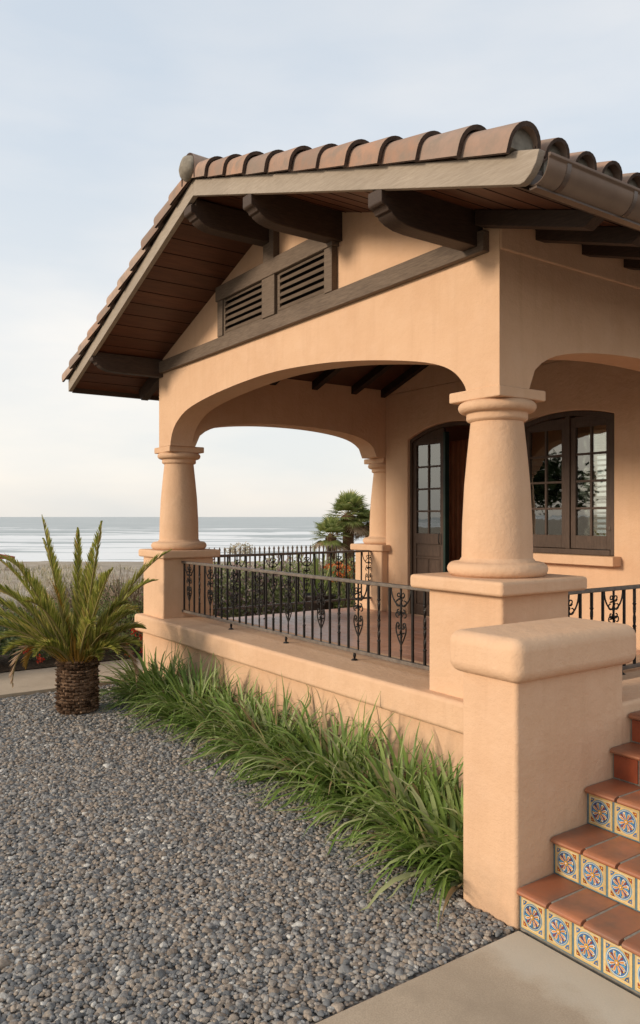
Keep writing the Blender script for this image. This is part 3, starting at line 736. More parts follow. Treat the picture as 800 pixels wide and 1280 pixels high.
# ------------------------------------------------------------------ railings
def railing(axis, const, a0, a1, zt, zbm, label, group, feet, start=0, ztilt=0):
    """rail along axis ('x' or 'y')"""
    def P3(t, off, z): return (t, const+off, z) if axis == 'x' else (const+off, t, z)
    root = empty('porch_railing', P3((a0+a1)/2, 0, zbm-.1), label, 'railing', group)
    def bx(mb, t0, t1, w, z0, z1):
        if axis == 'x': mb.box(t0,t1,const-w,const+w,z0,z1)
        else: mb.box(const-w,const+w,t0,t1,z0,z1)
    mb = MB(); bx(mb,a0,a1,.022,zt-.026,zt); mb.build('top_rail', M['rail_top'], root, bevel=.006)
    mb = MB(); bx(mb,a0,a1,.016,zbm,zbm+.026); mb.build('bottom_rail', M['rail_top'], root, bevel=.004)
    sp = .1225; n = int((a1-a0)/sp); off = ((a1-a0)-n*sp)/2
    z0, z1 = zbm+.026, zt-.026
    for i in range(n+1):
        t = a0+off+i*sp; k = (i+start) % 4
        if k in (1,3):
            mb = MB(); bx(mb,t-.0075,t+.0075,.0075,z0,z1); mb.build('baluster', M['iron'], root)
        elif k == 2:
            mb = MB(); m_ = 34; pr = []
            for j in range(m_+1):
                u = j/m_; z = z0+(z1-z0)*u
                tw = .18 < u < .82
                pr.append((z, u*11 if tw else 0))
            q = []; s_ = .0085
            for (z, a) in pr:
                for c4 in range(4):
                    an = a+math.pi/4+c4*math.pi/2; q.append(P3(t+s_*1.3*math.cos(an), s_*1.3*math.sin(an), z))
            fs = [(j*4+c4, j*4+(c4+1)%4, (j+1)*4+(c4+1)%4, (j+1)*4+c4) for j in range(m_) for c4 in range(4)]
            mb.add(q, fs, 0)
            for u in (.2,.5,.8):
                z = z0+(z1-z0)*u; mb.tube([P3(t,0,z-.012),P3(t,0,z),P3(t,0,z+.012)], [.009,.0145,.009], 8)
            mb.build('twisted_baluster', M['iron'], root)
        else:
            mb = MB(); H_ = z1-z0; r = .0056
            mb.tube([P3(t,0,z0+H_*u) for u in np.linspace(0,1,12)], [.0055+.003*abs(math.sin(u*20)) for u in np.linspace(0,1,12)], 6)
            w = sp*.86
            mb.tube([P3(t+w*math.cos(a),0,z1+H_*.25*math.sin(a)) for a in np.linspace(math.pi, 2*math.pi, 16)], r, 6)
            # lyre
            for s in (-1,1):
                L_ = [(0,.20),(.26,.28),(.52,.40),(.46,.50),(.30,.515),(.20,.48),(.28,.45)]
                mb.tube([P3(t+s*w*.95*p[0],0,z0+H_*p[1]) for p in spline(L_,4)], r, 6)
                for (zc, rr_) in ((.62,.030),(.80,.030),(.90,.020),(.68,.022),(.46,.018)):
                    mb.tube([P3(t+s*(rr_*1.02-rr_*(1-a/9)*math.cos(a)), .004*s, z0+H_*zc+rr_*(1-a/9)*math.sin(a)*(1 if zc in (.62,.9) else -1)) for a in np.linspace(0,4.9,13)], .0048, 5)
            for zc in (.64,.86,.36):
                for k8 in range(6):
                    an = k8*math.pi/3+.4; z = z0+H_*zc
                    mb.tube([P3(t,0,z),P3(t+.014*math.cos(an),.010*(-1)**k8,z+.014*math.sin(an)),P3(t+.030*math.cos(an),.013*(-1)**k8,z+.028*math.sin(an))], [.004,.0075,.0015], 5)
            mb.tube([P3(t,0,z0+H_*.10),P3(t,0,z0+H_*.13),P3(t,0,z0+H_*.17)], [.005,.011,.005], 6)
            mb.build('scroll_panel', M['iron'], root)
    for f in feet:
        mb = MB(); zt0 = feet[f]
        mb.tube([P3(f,0,zbm),P3(f,0,zbm-.02),P3(f,0,zt0+.012)], [.008,.013,.007], 8)
        mb.tube([P3(f,0,zt0+.010),P3(f,0,zt0-.002)], [.018,.030], 10)
        mb.build('railing_foot', M['iron'], root)
    return root
railing('x', 3.58, -7.708, -3.602, 1.272, .718, 'long black iron railing on the front coping between the two big columns', 'iron railings round the porch', {-6.62:.66,-5.63:.66,-4.66:.66}, start=3)
railing('y', -7.93, 3.97, 6.355, 1.315, .675, 'far iron railing on the seaward side of the porch, below the small far column', 'iron railings round the porch', {4.75:FL,5.6:FL}, start=1)
railing('y', -3.20, 3.955, 6.44, 1.268, .685, 'iron railing at the right, behind the stair pier and under the window', 'iron railings round the porch', {4.8:.655,5.6:.655}, start=2)

# ------------------------------------------------------------------ stair pier and steps
pier = empty('stair_pier', (-2.42, 3.0, 0), 'low thick peach stucco pier with a rounded cap beside the tiled steps', 'pier')
body = MB(); body.box(-2.575,-2.245,2.607,3.387,-.05,1.06); body = body.build('pier_body', ST, pier, bevel=.02, seg=3)
cap = MB().box(-2.63,-2.19,2.553,3.445,1.03,1.225).build('pier_cap', ST, pier, bevel=.058, seg=6)
MB().box(-2.575,-2.247,3.36,6.2,-.05,.838).build('cheek_wall', ST, pier, bevel=.02, seg=3)
for r_ in range(0): pass

stairs = empty('staircase', (-1.4, 3.0, 0), 'terracotta steps with painted floral tile risers beside the stair pier', 'stairs')
SX0, SX1 = -2.243, -.70
ys = [2.625, 2.852, 3.095, 3.292, 3.440]; zt_ = [.150, .318, .492, .642, .786]
def painted(mb, x0, z0, w, h, y):
    """one painted tile facing -Y, thin glaze layers"""
    def poly(pts, m, lay): mb.add([(x0+w*(.5+px), y-.0006*lay, z0+h*(.5+pz)) for px, pz in pts], [tuple(range(len(pts)))], m)
    def disc(cx, cz, r, m, lay, n=20): poly([(cx+r*math.cos(2*math.pi*i/n), cz+r*math.sin(2*math.pi*i/n)) for i in range(n)], m, lay)
    mb.box(x0, x0+w, y, y+.006, z0, z0+h, 0)
    e = .435; poly([(-e,-e),(e,-e),(e,e),(-e,e)], 1, 1); e = .422; poly([(-e,-e),(e,-e),(e,e),(-e,e)], 0, 2)
    for sx in (-1,1):
        for sz in (-1,1):
            poly([(sx*.40,sz*.40),(sx*.24,sz*.40),(sx*.30,sz*.30),(sx*.40,sz*.24)], 5 if sx*sz > 0 else 2, 3)
            disc(sx*.35, sz*.35, .028, 6, 4, 8)
    disc(0,0,.40,3,3,28); disc(0,0,.372,1,4,28); disc(0,0,.352,2,5,28)
    for k in range(8):
        a = math.pi*k/4 + math.pi/8
        def rp(r, da): return (r*math.cos(a+da), r*math.sin(a+da))
        poly([rp(.05,0),rp(.17,.25),rp(.27,.17),rp(.33,0),rp(.27,-.17),rp(.17,-.25)], 1, 6)
        poly([rp(.06,0),rp(.16,.16),rp(.24,.12),rp(.29,0),rp(.24,-.12),rp(.16,-.16)], 4, 7)
        b = math.pi*k/4
        q = [(.12*math.cos(b),.12*math.sin(b)),(.27*math.cos(b+.1),.27*math.sin(b+.1)),(.31*math.cos(b),.31*math.sin(b)),(.27*math.cos(b-.1),.27*math.sin(b-.1))]
        poly(q, 5 if k % 2 else 3, 8)
        disc(.295*math.cos(b+.2), .295*math.sin(b+.2), .026, 6, 8.5, 7)
    disc(0,0,.085,6,9,14); disc(0,0,.062,4,10,12); disc(0,0,.03,1,11,8)
tmats = [M['t_cream'],M['t_pale'],M['t_blue'],M['t_sky'],M['t_orange'],M['t_red'],M['t_yellow'],M['grout_blue']]
TW = .135
for i in range(5):
    y0 = ys[i]; zt = zt_[i]; zp = zt_[i-1] if i else -.026
    y1 = ys[i+1] if i < 4 else 6.3
    core = MB().box(SX0, SX1, y0+.004, y1+.02, -.06 if i == 0 else zp-.02, zt-.0025).build('step', M['grout'], stairs)
    rz = MB(); h = (zt-.032)-(zp+.008)
    if i < 3: rz.box(SX0+.001, SX1, y0-.001, y0+.003, zp, zt-.024, 7)
    x = SX0+.004
    while x + TW < SX1+.01:
        if i < 3: painted(rz, x+.007, zp+.006, TW-.012, h, y0-.003)
        else: rz.box(x+.005, x+TW-.005, y0-.003, y0+.006, zp+.006, zp+.006+h, 0)
        x += TW
    rz.build('riser_tiles', tmats if i < 3 else M['brick_red'], core)
    # tread tiles with bullnose
    td = MB(); x = SX0+.001
    while x < SX1-.02:
        xa, xb = x+.005, min(x+.1615, SX1)
        prof = [(y1-.004,zt-.02),(y0-.012,zt-.022),(y0-.018,zt-.026),(y0-.026,zt-.025),(y0-.031,zt-.017),(y0-.029,zt-.008),(y0-.020,zt-.002),(y0-.006,zt),(y0+.05,zt)]
        if i < 4: td.prism(prof+[(y1-.004,zt)], 'x', xa, xb, smooth=False)
        else:
            td.prism([(min(p[0],y0+.30),p[1]) for p in prof]+[(y0+.30,zt)], 'x', xa, xb)
        x += .1685
    td.build('tread', M['terracotta'], core, bevel=.0025)
    if i == 4:
        lt = MB(); y = y0+.305
        while y < 6.2:
            x = SX0+.003
            while x < SX1-.05: lt.box(x, min(x+.29,SX1), y, y+.29, zt-.022, zt); x += .297
            y += .297
        lt.build('landing_tiles', M['terracotta'], core)

# ------------------------------------------------------------------ plants
def strip(mb, pts, w, side, fold=0, m=0):
    k = len(pts); vs = []
    for i, p in enumerate(pts):
        t = i/(k-1); ww = w*(1-t**2.2)*(.55+.45*min(1, t*5)); s = side
        vs += [p - s*ww, p + Vector((0,0,-fold*ww)), p + s*ww]
    fs = []
    for i in range(k-1):
        fs += [(3*i,3*i+1,3*i+4,3*i+3),(3*i+1,3*i+2,3*i+5,3*i+4)]
    mb.add(vs, fs, m, True)

def clump(name, cx, cy, n, ln, label, seed, spread=.17):
    rd_ = random.Random(seed); mb = MB(); 
    for i in range(n):
        a = rd_.uniform(0, 2*math.pi); rr = spread*math.sqrt(rd_.random())
        bx_, by_ = cx+rr*math.cos(a)*1.5, cy+rr*math.sin(a)*.8
        out = rd_.gauss(a, .55)
        l = ln*rd_.uniform(.55,1.15); e = rd_.uniform(.35,1.35)
        d = Vector((math.cos(out)*math.cos(e)*1.0, math.sin(out)*math.cos(e) - .25, math.sin(e)*1.15)).normalized()
        p = Vector((bx_, by_, -.035)); pts = [p.copy()]; K = 7
        droop = rd_.uniform(.10,.30)
        for k in range(K):
            pts.append(pts[-1] + d*(l/K)); d = (d + Vector((0,0,-droop*(.5+k*.28)))).normalized()
            q = pts[-1]
            if q.z < -.015: q.z = -.015 + rd_.random()*.01; d.z = max(d.z, 0)
            if q.x > -2.60 and q.y > 2.58: q.x = -2.60 - rd_.random()*.03; d.x = -abs(d.x)*.3
            if q.y > 3.335: q.y = 3.335 - rd_.random()*.02; d.y = -abs(d.y)*.3
        side = Vector((-math.sin(out), math.cos(out), rd_.uniform(-.5,.5))).normalized()
        strip(mb, pts, rd_.uniform(.0082,.0175), side, .5)
    o = mb.build(name, M['grass'], recalc=False)
    return tag(o, label, 'grass', 'grass clumps along the porch wall')
cl = [(-2.84,2.86,.52,'bright strappy grass clump pressed against the stair pier, blades arching over the gravel'),
      (-3.50,2.98,.52,'second strappy grass clump from the stair pier, wide and low over the gravel'),
      (-4.15,3.02,.56,'tall strappy grass clump third from the stair pier, its tips high on the porch wall'),
      (-4.85,3.00,.53,'strappy grass clump fourth from the stair pier, in the middle of the row'),
      (-5.55,3.03,.50,'strappy grass clump third from the far end of the grass row'),
      (-6.30,3.02,.52,'strappy grass clump second from the far end of the grass row'),
      (-7.05,3.02,.55,'strappy grass clump at the far end of the row, beside the porch corner'),
      ]
for i, (x, y, l, lab) in enumerate(cl): clump('grass_clump', x, y-.02, 350, l*1.06, lab, 20+i, .23)

def frond(parent, base, az, el, ln, droop, mat, name='frond', leaf=.24, n=42, wid=.0075, seed=0, vee=.45):
    rd_ = random.Random(seed); mb = MB()
    d = Vector((math.cos(az)*math.cos(el), math.sin(az)*math.cos(el), math.sin(el)))
    pts = [Vector(base)]; K = 16; ds_ = [d.copy()]
    for k in range(K):
        pts.append(pts[-1] + d*(ln/K)); t = (k+1)/K
        d = (d + Vector((0,0,-droop*(.01+.13*t*t)))).normalized(); ds_.append(d.copy())
    mb.tube(pts, [.013*(1-i/K)+.0025 for i in range(K+1)], 5, 1)
    for i in range(n):
        t = .10 + .90*i/(n-1); f = t*K; k = min(int(f), K-1); p = pts[k].lerp(pts[k+1], f-k); dd = ds_[k]
        side = dd.cross(Vector((0,0,1)))
        if side.length < .05: side = Vector((-math.sin(az), math.cos(az), 0))
        side.normalize(); upv = side.cross(dd).normalized()
        L_ = leaf*(.35+.65*math.sin(math.pi*min(1, t*.86+.14)))*rd_.uniform(.85,1.1)
        if t > .85: L_ *= (1-t)/.15*.6+.4
        for s in (-1,1):
            al = rd_.uniform(.26,.44)
            ld = (dd*math.cos(al) + side*s*math.sin(al)*.9 + upv*vee*rd_.uniform(.5,1.1)).normalized()
            q = [p, p+ld*L_*.5, p+ld*L_+Vector((0,0,-.08*L_))]
            sv = ld.cross(upv*.6+side*s*.2+Vector((rd_.gauss(0,.55),rd_.gauss(-.25,.55),.3))).normalized()
            mb.add([q[0]-sv*wid*.4, q[0]+sv*wid*.4, q[1]+sv*wid, q[1]-sv*wid, q[2]], [(0,1,2,3),(3,2,4)], 0, False)
    return mb.build(name, [mat, M['rachis']], parent, recalc=False)

px_, py_ = -7.09, 2.24
palm = empty('date_palm', (px_, py_, 0), 'squat date palm with scaly brown trunk and feathery upright fronds, standing in the gravel', 'palm tree')
tr = MB(); tr.lathe([(.165,-.06),(.168,.1),(.172,.25),(.168,.36),(.12,.45),(.03,.50)], px_, py_, 20)
for row in range(17):
    z = -.03 + row*.028; rr = .172
    for j in range(17):
        a = 2*math.pi*(j+.5*(row % 2))/17 + random.uniform(-.05,.05); w = .030*random.uniform(.8,1.15); h = random.uniform(.028,.04); ot = random.uniform(.012,.034)
        c_ = Vector((math.cos(a), math.sin(a), 0)); s_ = Vector((-math.sin(a), math.cos(a), 0)); b_ = Vector((px_, py_, z))
        tr.add([b_+c_*(rr-.01)-s_*w, b_+c_*(rr-.01)+s_*w, b_+c_*(rr+ot)+s_*w*.55+Vector((0,0,h*.75)), b_+c_*(rr+ot)-s_*w*.55+Vector((0,0,h*.75)), b_+c_*(rr-.015)+s_*w*.8+Vector((0,0,h)), b_+c_*(rr-.015)-s_*w*.8+Vector((0,0,h))],
               [(0,1,2,3),(3,2,4,5),(0,3,5),(1,4,2)], 0)
tr.build('trunk', M['bark'], palm)
TOP = (px_, py_, .45)
# directions: lateral in picture = (SN,CS); away = (-CS,SN)
def azp(rx, dy): v = cw(rx, dy); return math.atan2(v[1], v[0])
fr = [ # (right, away, elev deg, length, droop)
 (-.35,-.2,80,1.18,.25),(.25,-.3,71,1.16,.35),(.55,.1,60,1.10,.55),(.8,-.2,56,1.13,.8),(.1,.9,76,.98,.4),
 (-.7,.2,58,1.12,.55),(-.9,-.3,50,1.12,1.0),(-1,.4,44,1.1,.75),(-1,-.1,38,1.08,.8),(.9,.3,42,1.0,.8),(1,-.2,36,.98,.9),(1,.5,30,1.0,.8),
 (-.9,.8,48,1.1,.6),(.6,.8,50,1.0,.7),(0,1,50,1.1,.8),(-.3,-1,56,.85,.9),(.5,-1,48,.8,1.0),(-.8,-.9,30,.85,1.0),(.9,-.9,26,.8,.9),
 (-1,.1,25,1.0,1.1),(1,.1,20,.9,1.1),(.3,1,35,1.0,.9),(-.5,1,32,1.0,.9),(.2,-.2,84,.78,.1),(-.55,-.5,66,1.0,.4),(.45,-.5,62,.95,.5),(-.15,.5,82,1.05,.2),
 (-.95,-.5,36,1.0,.9),(.85,-.6,33,.85,.9),(-.2,-.9,38,.6,1.0),(.75,.5,55,1.05,.7),(-.6,.6,66,1.12,.45),(-.85,.1,66,1.1,1.0),(.8,.15,66,1.05,1.0),(-1,-.4,56,1.05,.9),(.7,-.5,54,.85,.9)]
for i, (a, b, e, l, dr) in enumerate(fr):
    if e < 33: e += 8; l *= .72
    rr = .05; az = azp(a, b); bs = (px_+.07*math.cos(az), py_+.07*math.sin(az), .43+.03*math.sin(i))
    frond(palm, bs, az, R(e), l*(1.14 if a < .7 or e > 66 else .62), dr*(.6 if e > 68 else 1.7), M['frond'], seed=i, leaf=.18, n=84, wid=.0070)
frond(palm, (px_,py_,.42), azp(-.9,-.45), R(48), .62, 5.0, M['frond_orange'], 'yellowed_frond', seed=91, leaf=.16)
frond(palm, (px_,py_,.42), azp(-1,-.5), R(46), .88, 7.0, M['frond_dry'], 'dead_frond', seed=90, leaf=.13)
frond(palm, (px_,py_,.40), azp(1,-.1), R(44), .85, 6.5, M['frond_dry'], 'dead_frond', seed=92, leaf=.12)
frond(palm, (px_,py_,.42), azp(-.15,-.1), R(74), .80, .3, M['frond_orange'], 'yellowed_frond', seed=93, leaf=.10, n=26)
mb = MB()
for i in range(420):
    a = random.uniform(0,2*math.pi); e = random.uniform(.5,1.35); l = random.uniform(.14,.40); rr = random.uniform(.03,.13)
    d = Vector((math.cos(a)*math.cos(e), math.sin(a)*math.cos(e), math.sin(e))); p = Vector((px_+rr*math.cos(a), py_+rr*math.sin(a), .40))
    strip(mb, [p, p+d*l*.5, p+d*l], .006, Vector((-math.sin(a), math.cos(a), 0)), 0)
mb.build('frond_stubs', M['frond_orange'], palm, recalc=False)

def leaves(mb, cx, cy, cz, rx, ry, rz, n, size, m=0, shell=.55, sd=None, ang=0, zmin=0.0):
    r_ = random.Random(sd) if sd is not None else random
    for i in range(n):
        u = Vector((r_.gauss(0,1), r_.gauss(0,1), r_.gauss(0,1))).normalized()*(shell+(1-shell)*r_.random())**.6
        lump = 1+.16*math.sin(u.x*7+cx*5)+.14*math.sin(u.y*8+u.z*6+cy*3)
        q = Vector((u.x*rx*lump, u.y*ry*lump, u.z*rz*lump)); 
        if ang: q = Vector((q.x*math.cos(ang)-q.y*math.sin(ang), q.x*math.sin(ang)+q.y*math.cos(ang), q.z))
        p = Vector((cx,cy,cz)) + q
        if p.z < zmin: continue
        d = Vector((r_.gauss(0,1), r_.gauss(0,1), r_.gauss(.3,.8))).normalized(); s = d.cross(Vector((r_.gauss(0,1), r_.gauss(0,1), r_.gauss(0,1)))).normalized()
        l = size*r_.uniform(.6,1.3); w = l*.30
        mb.add([p, p+d*l*.5+s*w, p+d*l, p+d*l*.5-s*w], [(0,1,2,3)], m)

def stems(mb, cx, cy, z0, h, n, spread, r=.008, m=0, sd=1):
    r_ = random.Random(sd)
    for i in range(n):
        a = r_.uniform(0,2*math.pi); s = r_.uniform(.2,1)*spread
        p0 = Vector((cx,cy,z0)); p2 = Vector((cx+s*math.cos(a), cy+s*math.sin(a), z0+h*r_.uniform(.6,1)))
        pm = p0.lerp(p2,.5)+Vector((r_.uniform(-.05,.05), r_.uniform(-.05,.05), h*.08))
        mb.tube([p0,pm,p2], [r,r*.7,r*.3], 5, m)

def shrub(name, x, y, rx, ry, h, n, size, lm, label, cat, group, flowers=None, sd=0, z0=0):
    root = empty(name, (x,y,z0), label, cat, group)
    mb = MB(); stems(mb, x, y, z0, h*.8, 14, max(rx,ry)*.8, .009, 0, sd); mb.build('stems', M['twig'], root)
    mb = MB(); leaves(mb, x, y, z0+h*.52, rx, ry, h*.52, n, size, 0, .45, sd, 0, z0+.01)
    mb.build('foliage', lm, root, recalc=False)
    if flowers:
        mb = MB(); r_ = random.Random(sd+5)
        for (fx, fy, fz) in flowers:
            leaves(mb, x+fx, y+fy, z0+fz, .045, .045, .04, 34, .035, 0, .4, sd)
        mb.build('flowers', M['leaf_red'] if ' red' in label else M['leaf_orange'] if 'orange' in label else M['leaf_pink'], root, recalc=False)
    return root
# low dark hedge shrubs along the path (left), red flowered ones near the porch corner
yy = [-.9,.1,1.05,1.85]
labs = ['dark green low shrub at the left edge of the bed beyond the path','dark green low shrub second from the left beyond the path','dark green leafy shrub behind the date palm trunk, left side, with one red flower','dark green shrub behind the date palm fronds']
for i, y in enumerate(yy):
    shrub('hedge_shrub', -9.72, y, .60, .64, .66, 4200, .05, M['leaf_dark'], labs[i], 'shrub', 'shrubs in the bed beyond the path', [(.5,.25,.2)] if i == 2 else None, i+1)
shrub('flowering_shrub', -9.75, 2.75,   .60, .55, .62, 4200, .038, M['leaf_mid'], 'green shrub with red flowers beyond the path, just left of the porch corner', 'shrub', 'shrubs in the bed beyond the path', [(.60,.43,.20),(.61,.50,.23),(.60,-.29,.10),(.60,-.45,.23)], 11)
shrub('flowering_shrub', -9.70, 3.60, .58, .55, .66, 4200, .038, M['leaf_mid'], 'green shrub with many red flowers against the porch corner, furthest right in the bed', 'shrub', 'shrubs in the bed beyond the path', [(.57,-.16,.15),(.56,-.11,.17),(.56,0,.315),(.56,.1,.235),(.56,.12,.08),(.56,-.08,.07),(.55,.06,.36)], 12)
# brown twiggy bushes behind
def twigs(name, x, y, z0, rx, h, n, label, sd, group='dry brown bushes behind the flower bed'):
    root = empty(name, (x,y,z0), label, 'bush', group); r_ = random.Random(sd); mb = MB()
    for i in range(n):
        a = r_.uniform(0,2*math.pi); s = r_.random()**.6*rx
        p = Vector((x+s*.3*math.cos(a), y+s*.3*math.sin(a), z0+r_.random()*h*.3)); d = Vector((math.cos(a)*.8, math.sin(a)*.8, r_.uniform(.5,1.5))).normalized(); l = h*r_.uniform(.4,.9)
        q = p + d*l + Vector((r_.uniform(-.1,.1), r_.uniform(-.1,.1), 0)); 
        mid = p.lerp(q,.5)+Vector((r_.uniform(-.06,.06), r_.uniform(-.06,.06), r_.uniform(-.03,.06)))
        strip(mb, [p,mid,q,q+Vector((r_.uniform(-.12,.12), r_.uniform(-.12,.12), r_.uniform(-.08,.06)))], .005, Vector((-math.sin(a), math.cos(a), .2)).normalized(), .3)
    mb.build('twigs', M['twig'], root, recalc=False)
    mb = MB(); leaves(mb, x, y, z0+h*.45, rx, rx, h*.45, n, .035, 0, .5, sd, 0, z0); mb.build('foliage', M['leaf_mid'] if sd != 33 else M['dune_grass'], root, recalc=False)
tw = [(-2.75,10.9,.0,.75,1.0,'tall dry brown bush rising behind the porch corner pedestal'),(-3.5,11.4,.0,.7,.85,'dry brown bush behind the right fronds of the date palm'),(-4.3,11.8,.0,.7,.45,'low dry bush behind the middle of the date palm'),(-5.2,12,.0,.7,.45,'low dry bush at the far left behind the hedge')]
for i, (r_, d_, z_, rx, h, lab) in enumerate(tw):
    x, y, _ = cw(r_, d_); twigs('dry_bush', x, y, 0, rx, h, 1500, lab, 31+i)

# dune grass as stuff
mb = MB(); r_ = random.Random(77)
for i in range(5500):
    d = 12.5 + 42*r_.random()**1.5; r = r_.uniform(-.50,.30)*d
    if r > .12*d: continue
    if math.sin(r*.9+d*.35)+math.sin(r*.37-d*.6+1) + r_.uniform(-.6,.6) < -.1: continue
    x, y, _ = cw(r, d); z = gz(d, r)-.03
    if x > -9.3 and y < 12: continue
    for k in range(3):
        a = r_.uniform(0,6.28); l = r_.uniform(.18,.5); e = r_.uniform(.6,1.4); p = Vector((x+r_.uniform(-.1,.1), y+r_.uniform(-.1,.1), z))
        dd = Vector((math.cos(a)*math.cos(e), math.sin(a)*math.cos(e), math.sin(e)))
        w = .004+.0004*d; s = Vector((-math.sin(a), math.cos(a), 0))
        mb.add([p-s*w, p+s*w, p+dd*l*.6+s*w*.7, p+dd*l*.6-s*w*.7, p+dd*l+Vector((math.cos(a),math.sin(a),-.4))*l*.2], [(0,1,2,3),(3,2,4)])
tag(mb.build('dune_grass', M['dune_grass'], recalc=False), 'sparse pale dry grass over the dunes', 'grass', kind='stuff')

# hedge seen through the porch
hx = [(-1.62,12.4,.66),(-1.0,12.9,.7),(-.4,13.4,.72),(.2,13.9,.75),(-2.2,12.0,.6)]
hl = ['second pink flowered hedge bush beyond the far railing','third pink flowered hedge bush beyond the far railing, counted from the left column','fourth hedge bush beyond the far railing, left of the spiky yucca','last hedge bush beyond the far railing, behind the spiky yucca','first pink flowered hedge bush beyond the far railing, beside the left column']
for i, (r, d, rr) in enumerate(hx):
    x, y, _ = cw(r, d); z0 = gz(d, r)-.03
    fl_ = [(random.uniform(-.5,.6), random.uniform(-.6,.1), random.uniform(.2,.95)) for k in range(60)]
    shrub('hedge_bush', x, y, rr, rr, 1.02, 3600, .06, M['hedge_pale'], hl[i], 'hedge', 'flowering hedge beyond the far railing', fl_ if i not in (3,) else None, 50+i, z0)
    if i != 3:
        mb = MB(); leaves(mb, x, y, z0+.5, rr*1.04, rr*1.04, .56, 1000, .055, 0, .9, 70+i, 0, z0+.1); mb.build('blossoms', M['leaf_pink'], bpy.data.objects['hedge_bush' if i == 0 else 'hedge_bush.%03d' % i], recalc=False)
# picket fence behind it
fa, fb = cw(-2.4,14.6), cw(.35,16.6)
fence = empty('picket_fence', cw(-1,15.6,-.2), 'weathered picket fence behind the hedge, its tips against the surf', 'fence')
mb = MB(); n = 31
for i in range(n):
    t = i/(n-1); x = fa[0]+(fb[0]-fa[0])*t; y = fa[1]+(fb[1]-fa[1])*t; mb = MB()
    mb.box(x-.012,x+.012,y-.012,y+.012,-.4,1.10); mb.add([(x-.02,y-.02,1.10),(x+.02,y-.02,1.10),(x+.02,y+.02,1.10),(x-.02,y+.02,1.10),(x,y,1.17)], [(0,3,2,1),(0,1,4),(1,2,4),(2,3,4),(3,0,4)])
    mb.build('picket', M['trim'], fence)
mb = MB()
for z in (.35,.98): mb.tube([(fa[0],fa[1],z),(fb[0],fb[1],z)], .016, 4)
mb.build('fence_rail', M['trim'], fence)

# spiky yucca and orange flowered bush, dark planter
def yucca(r, d, z0, h, n, label, sd):
    x, y, _ = cw(r, d); root = empty('yucca', (x,y,z0), label, 'plant', 'spiky yuccas beyond the railing'); r_ = random.Random(sd); mb = MB()
    for i in range(n):
        a = r_.uniform(0,6.28); e = r_.uniform(.35,1.4); l = h*r_.uniform(.6,1); dd = Vector((math.cos(a)*math.cos(e), math.sin(a)*math.cos(e), math.sin(e))); p = Vector((x,y,z0+r_.random()*.25))
        strip(mb, [p,p+dd*l*.5,p+dd*l+Vector((0,0,-.04))], .022, Vector((-math.sin(a), math.cos(a), 0)), .4)
    mb.build('leaves', M['leaf_fan'], root, recalc=False); MB().lathe([(.07,z0-.1),(.06,z0+.3)], x, y, 8).build('stem', M['bark'], root)
yucca(-.05,12.4,.0,1.38,90,'spiky yucca with long stiff blades rising over the far railing',3)
yucca(.30,13.0,.0,1.15,70,'smaller spiky yucca right of the taller one, left of the orange bush',4)
x, y, _ = cw(.42, 12.0); shrub('orange_bush', x, y, .34, .34, 1.02, 1500, .05, M['leaf_mid'], 'small bush covered in orange flowers beside the far column', 'shrub', None, [(random.uniform(-.3,.3), random.uniform(-.3,.3), random.uniform(.7,1.05)) for k in range(30)], 61)
x, y, _ = cw(-.02,11.9)
pot = MB().lathe([(.0,.0),(.17,.0),(.20,.12),(.24,.50),(.265,.52),(.265,.56),(.23,.56),(.21,.50)], x, y, 24).build('planter', M['pot']); tag(pot, 'dark round planter on the ground beyond the far railing', 'planter')

# fan palms
def fanpalm(r, d, zc, cr, n, label, z0, sd, tr_=.07, grp='fan palms beyond the porch', skirt=True, seg=26):
    x, y, _ = cw(r, d); root = empty('fan_palm', (x,y,z0), label, 'palm tree', grp); r_ = random.Random(sd)
    MB().lathe([(tr_*1.4,z0-.1),(tr_,z0+.4),(tr_*1.0,zc-.2),(tr_*1.3,zc-.02),(tr_*.4,zc+.08)], x, y, 12).build('trunk', M['bark'], root)
    mb = MB()
    for i in range(n):
        a = 2.399*i + r_.uniform(-.2,.2); e = -.75 + 2.2*(i/n) + r_.uniform(-.1,.1)
        dry = skirt and i < n*.12
        d0 = Vector((math.cos(a)*math.cos(e), math.sin(a)*math.cos(e), math.sin(e))); p = Vector((x,y,zc)); L = cr*r_.uniform(.85,1.05)
        hub = p + d0*L*.42; mb.tube([p,hub], [.010*cr*1.5,.006*cr*1.5], 4, 1)
        side = d0.cross(Vector((0,0,1))).normalized(); upv = side.cross(d0).normalized()
        for k in range(seg):
            b = -1.75 + 3.5*k/(seg-1); dir_ = (d0*math.cos(b) + side*math.sin(b) + upv*.12*abs(math.sin(b*3))).normalized(); ll = L*.60*(1-.22*abs(b)/1.75)*r_.uniform(.9,1.1)
            sv = dir_.cross(upv).normalized(); w = L*.030; m1 = hub+dir_*ll*.55; t1 = hub+dir_*ll+Vector((0,0,-.16*ll))
            mb.add([hub-sv*w*.2, hub+sv*w*.2, m1+sv*w, m1-sv*w, t1], [(0,1,2,3),(3,2,4)], 2 if dry else 0)
    mb.build('crown', [M['leaf_fan'],M['rachis'],M['frond_dry']], root, recalc=False)
    return root
fanpalm(.64,17.5,1.76,.70,30,'fan palm with the tallest green crown, left of the small far column',-.45,5, .13)
fanpalm(.24,17.0,1.30,.58,24,'lower fan palm with a drooping crown, left of the tallest one',-.4,6, .10)
fanpalm(1.12,17.8,1.55,.60,26,'fan palm half hidden behind the small far column',-.45,7)
# round clipped shrub on the dune
x, y, _ = cw(-3.1,30); fanp = shrub('dune_shrub', x, y, .55, .55, .5, 500, .09, M['dune_grass'], 'small pale shrub alone on the dune, above the far railing', 'shrub', None, None, 71, .18)
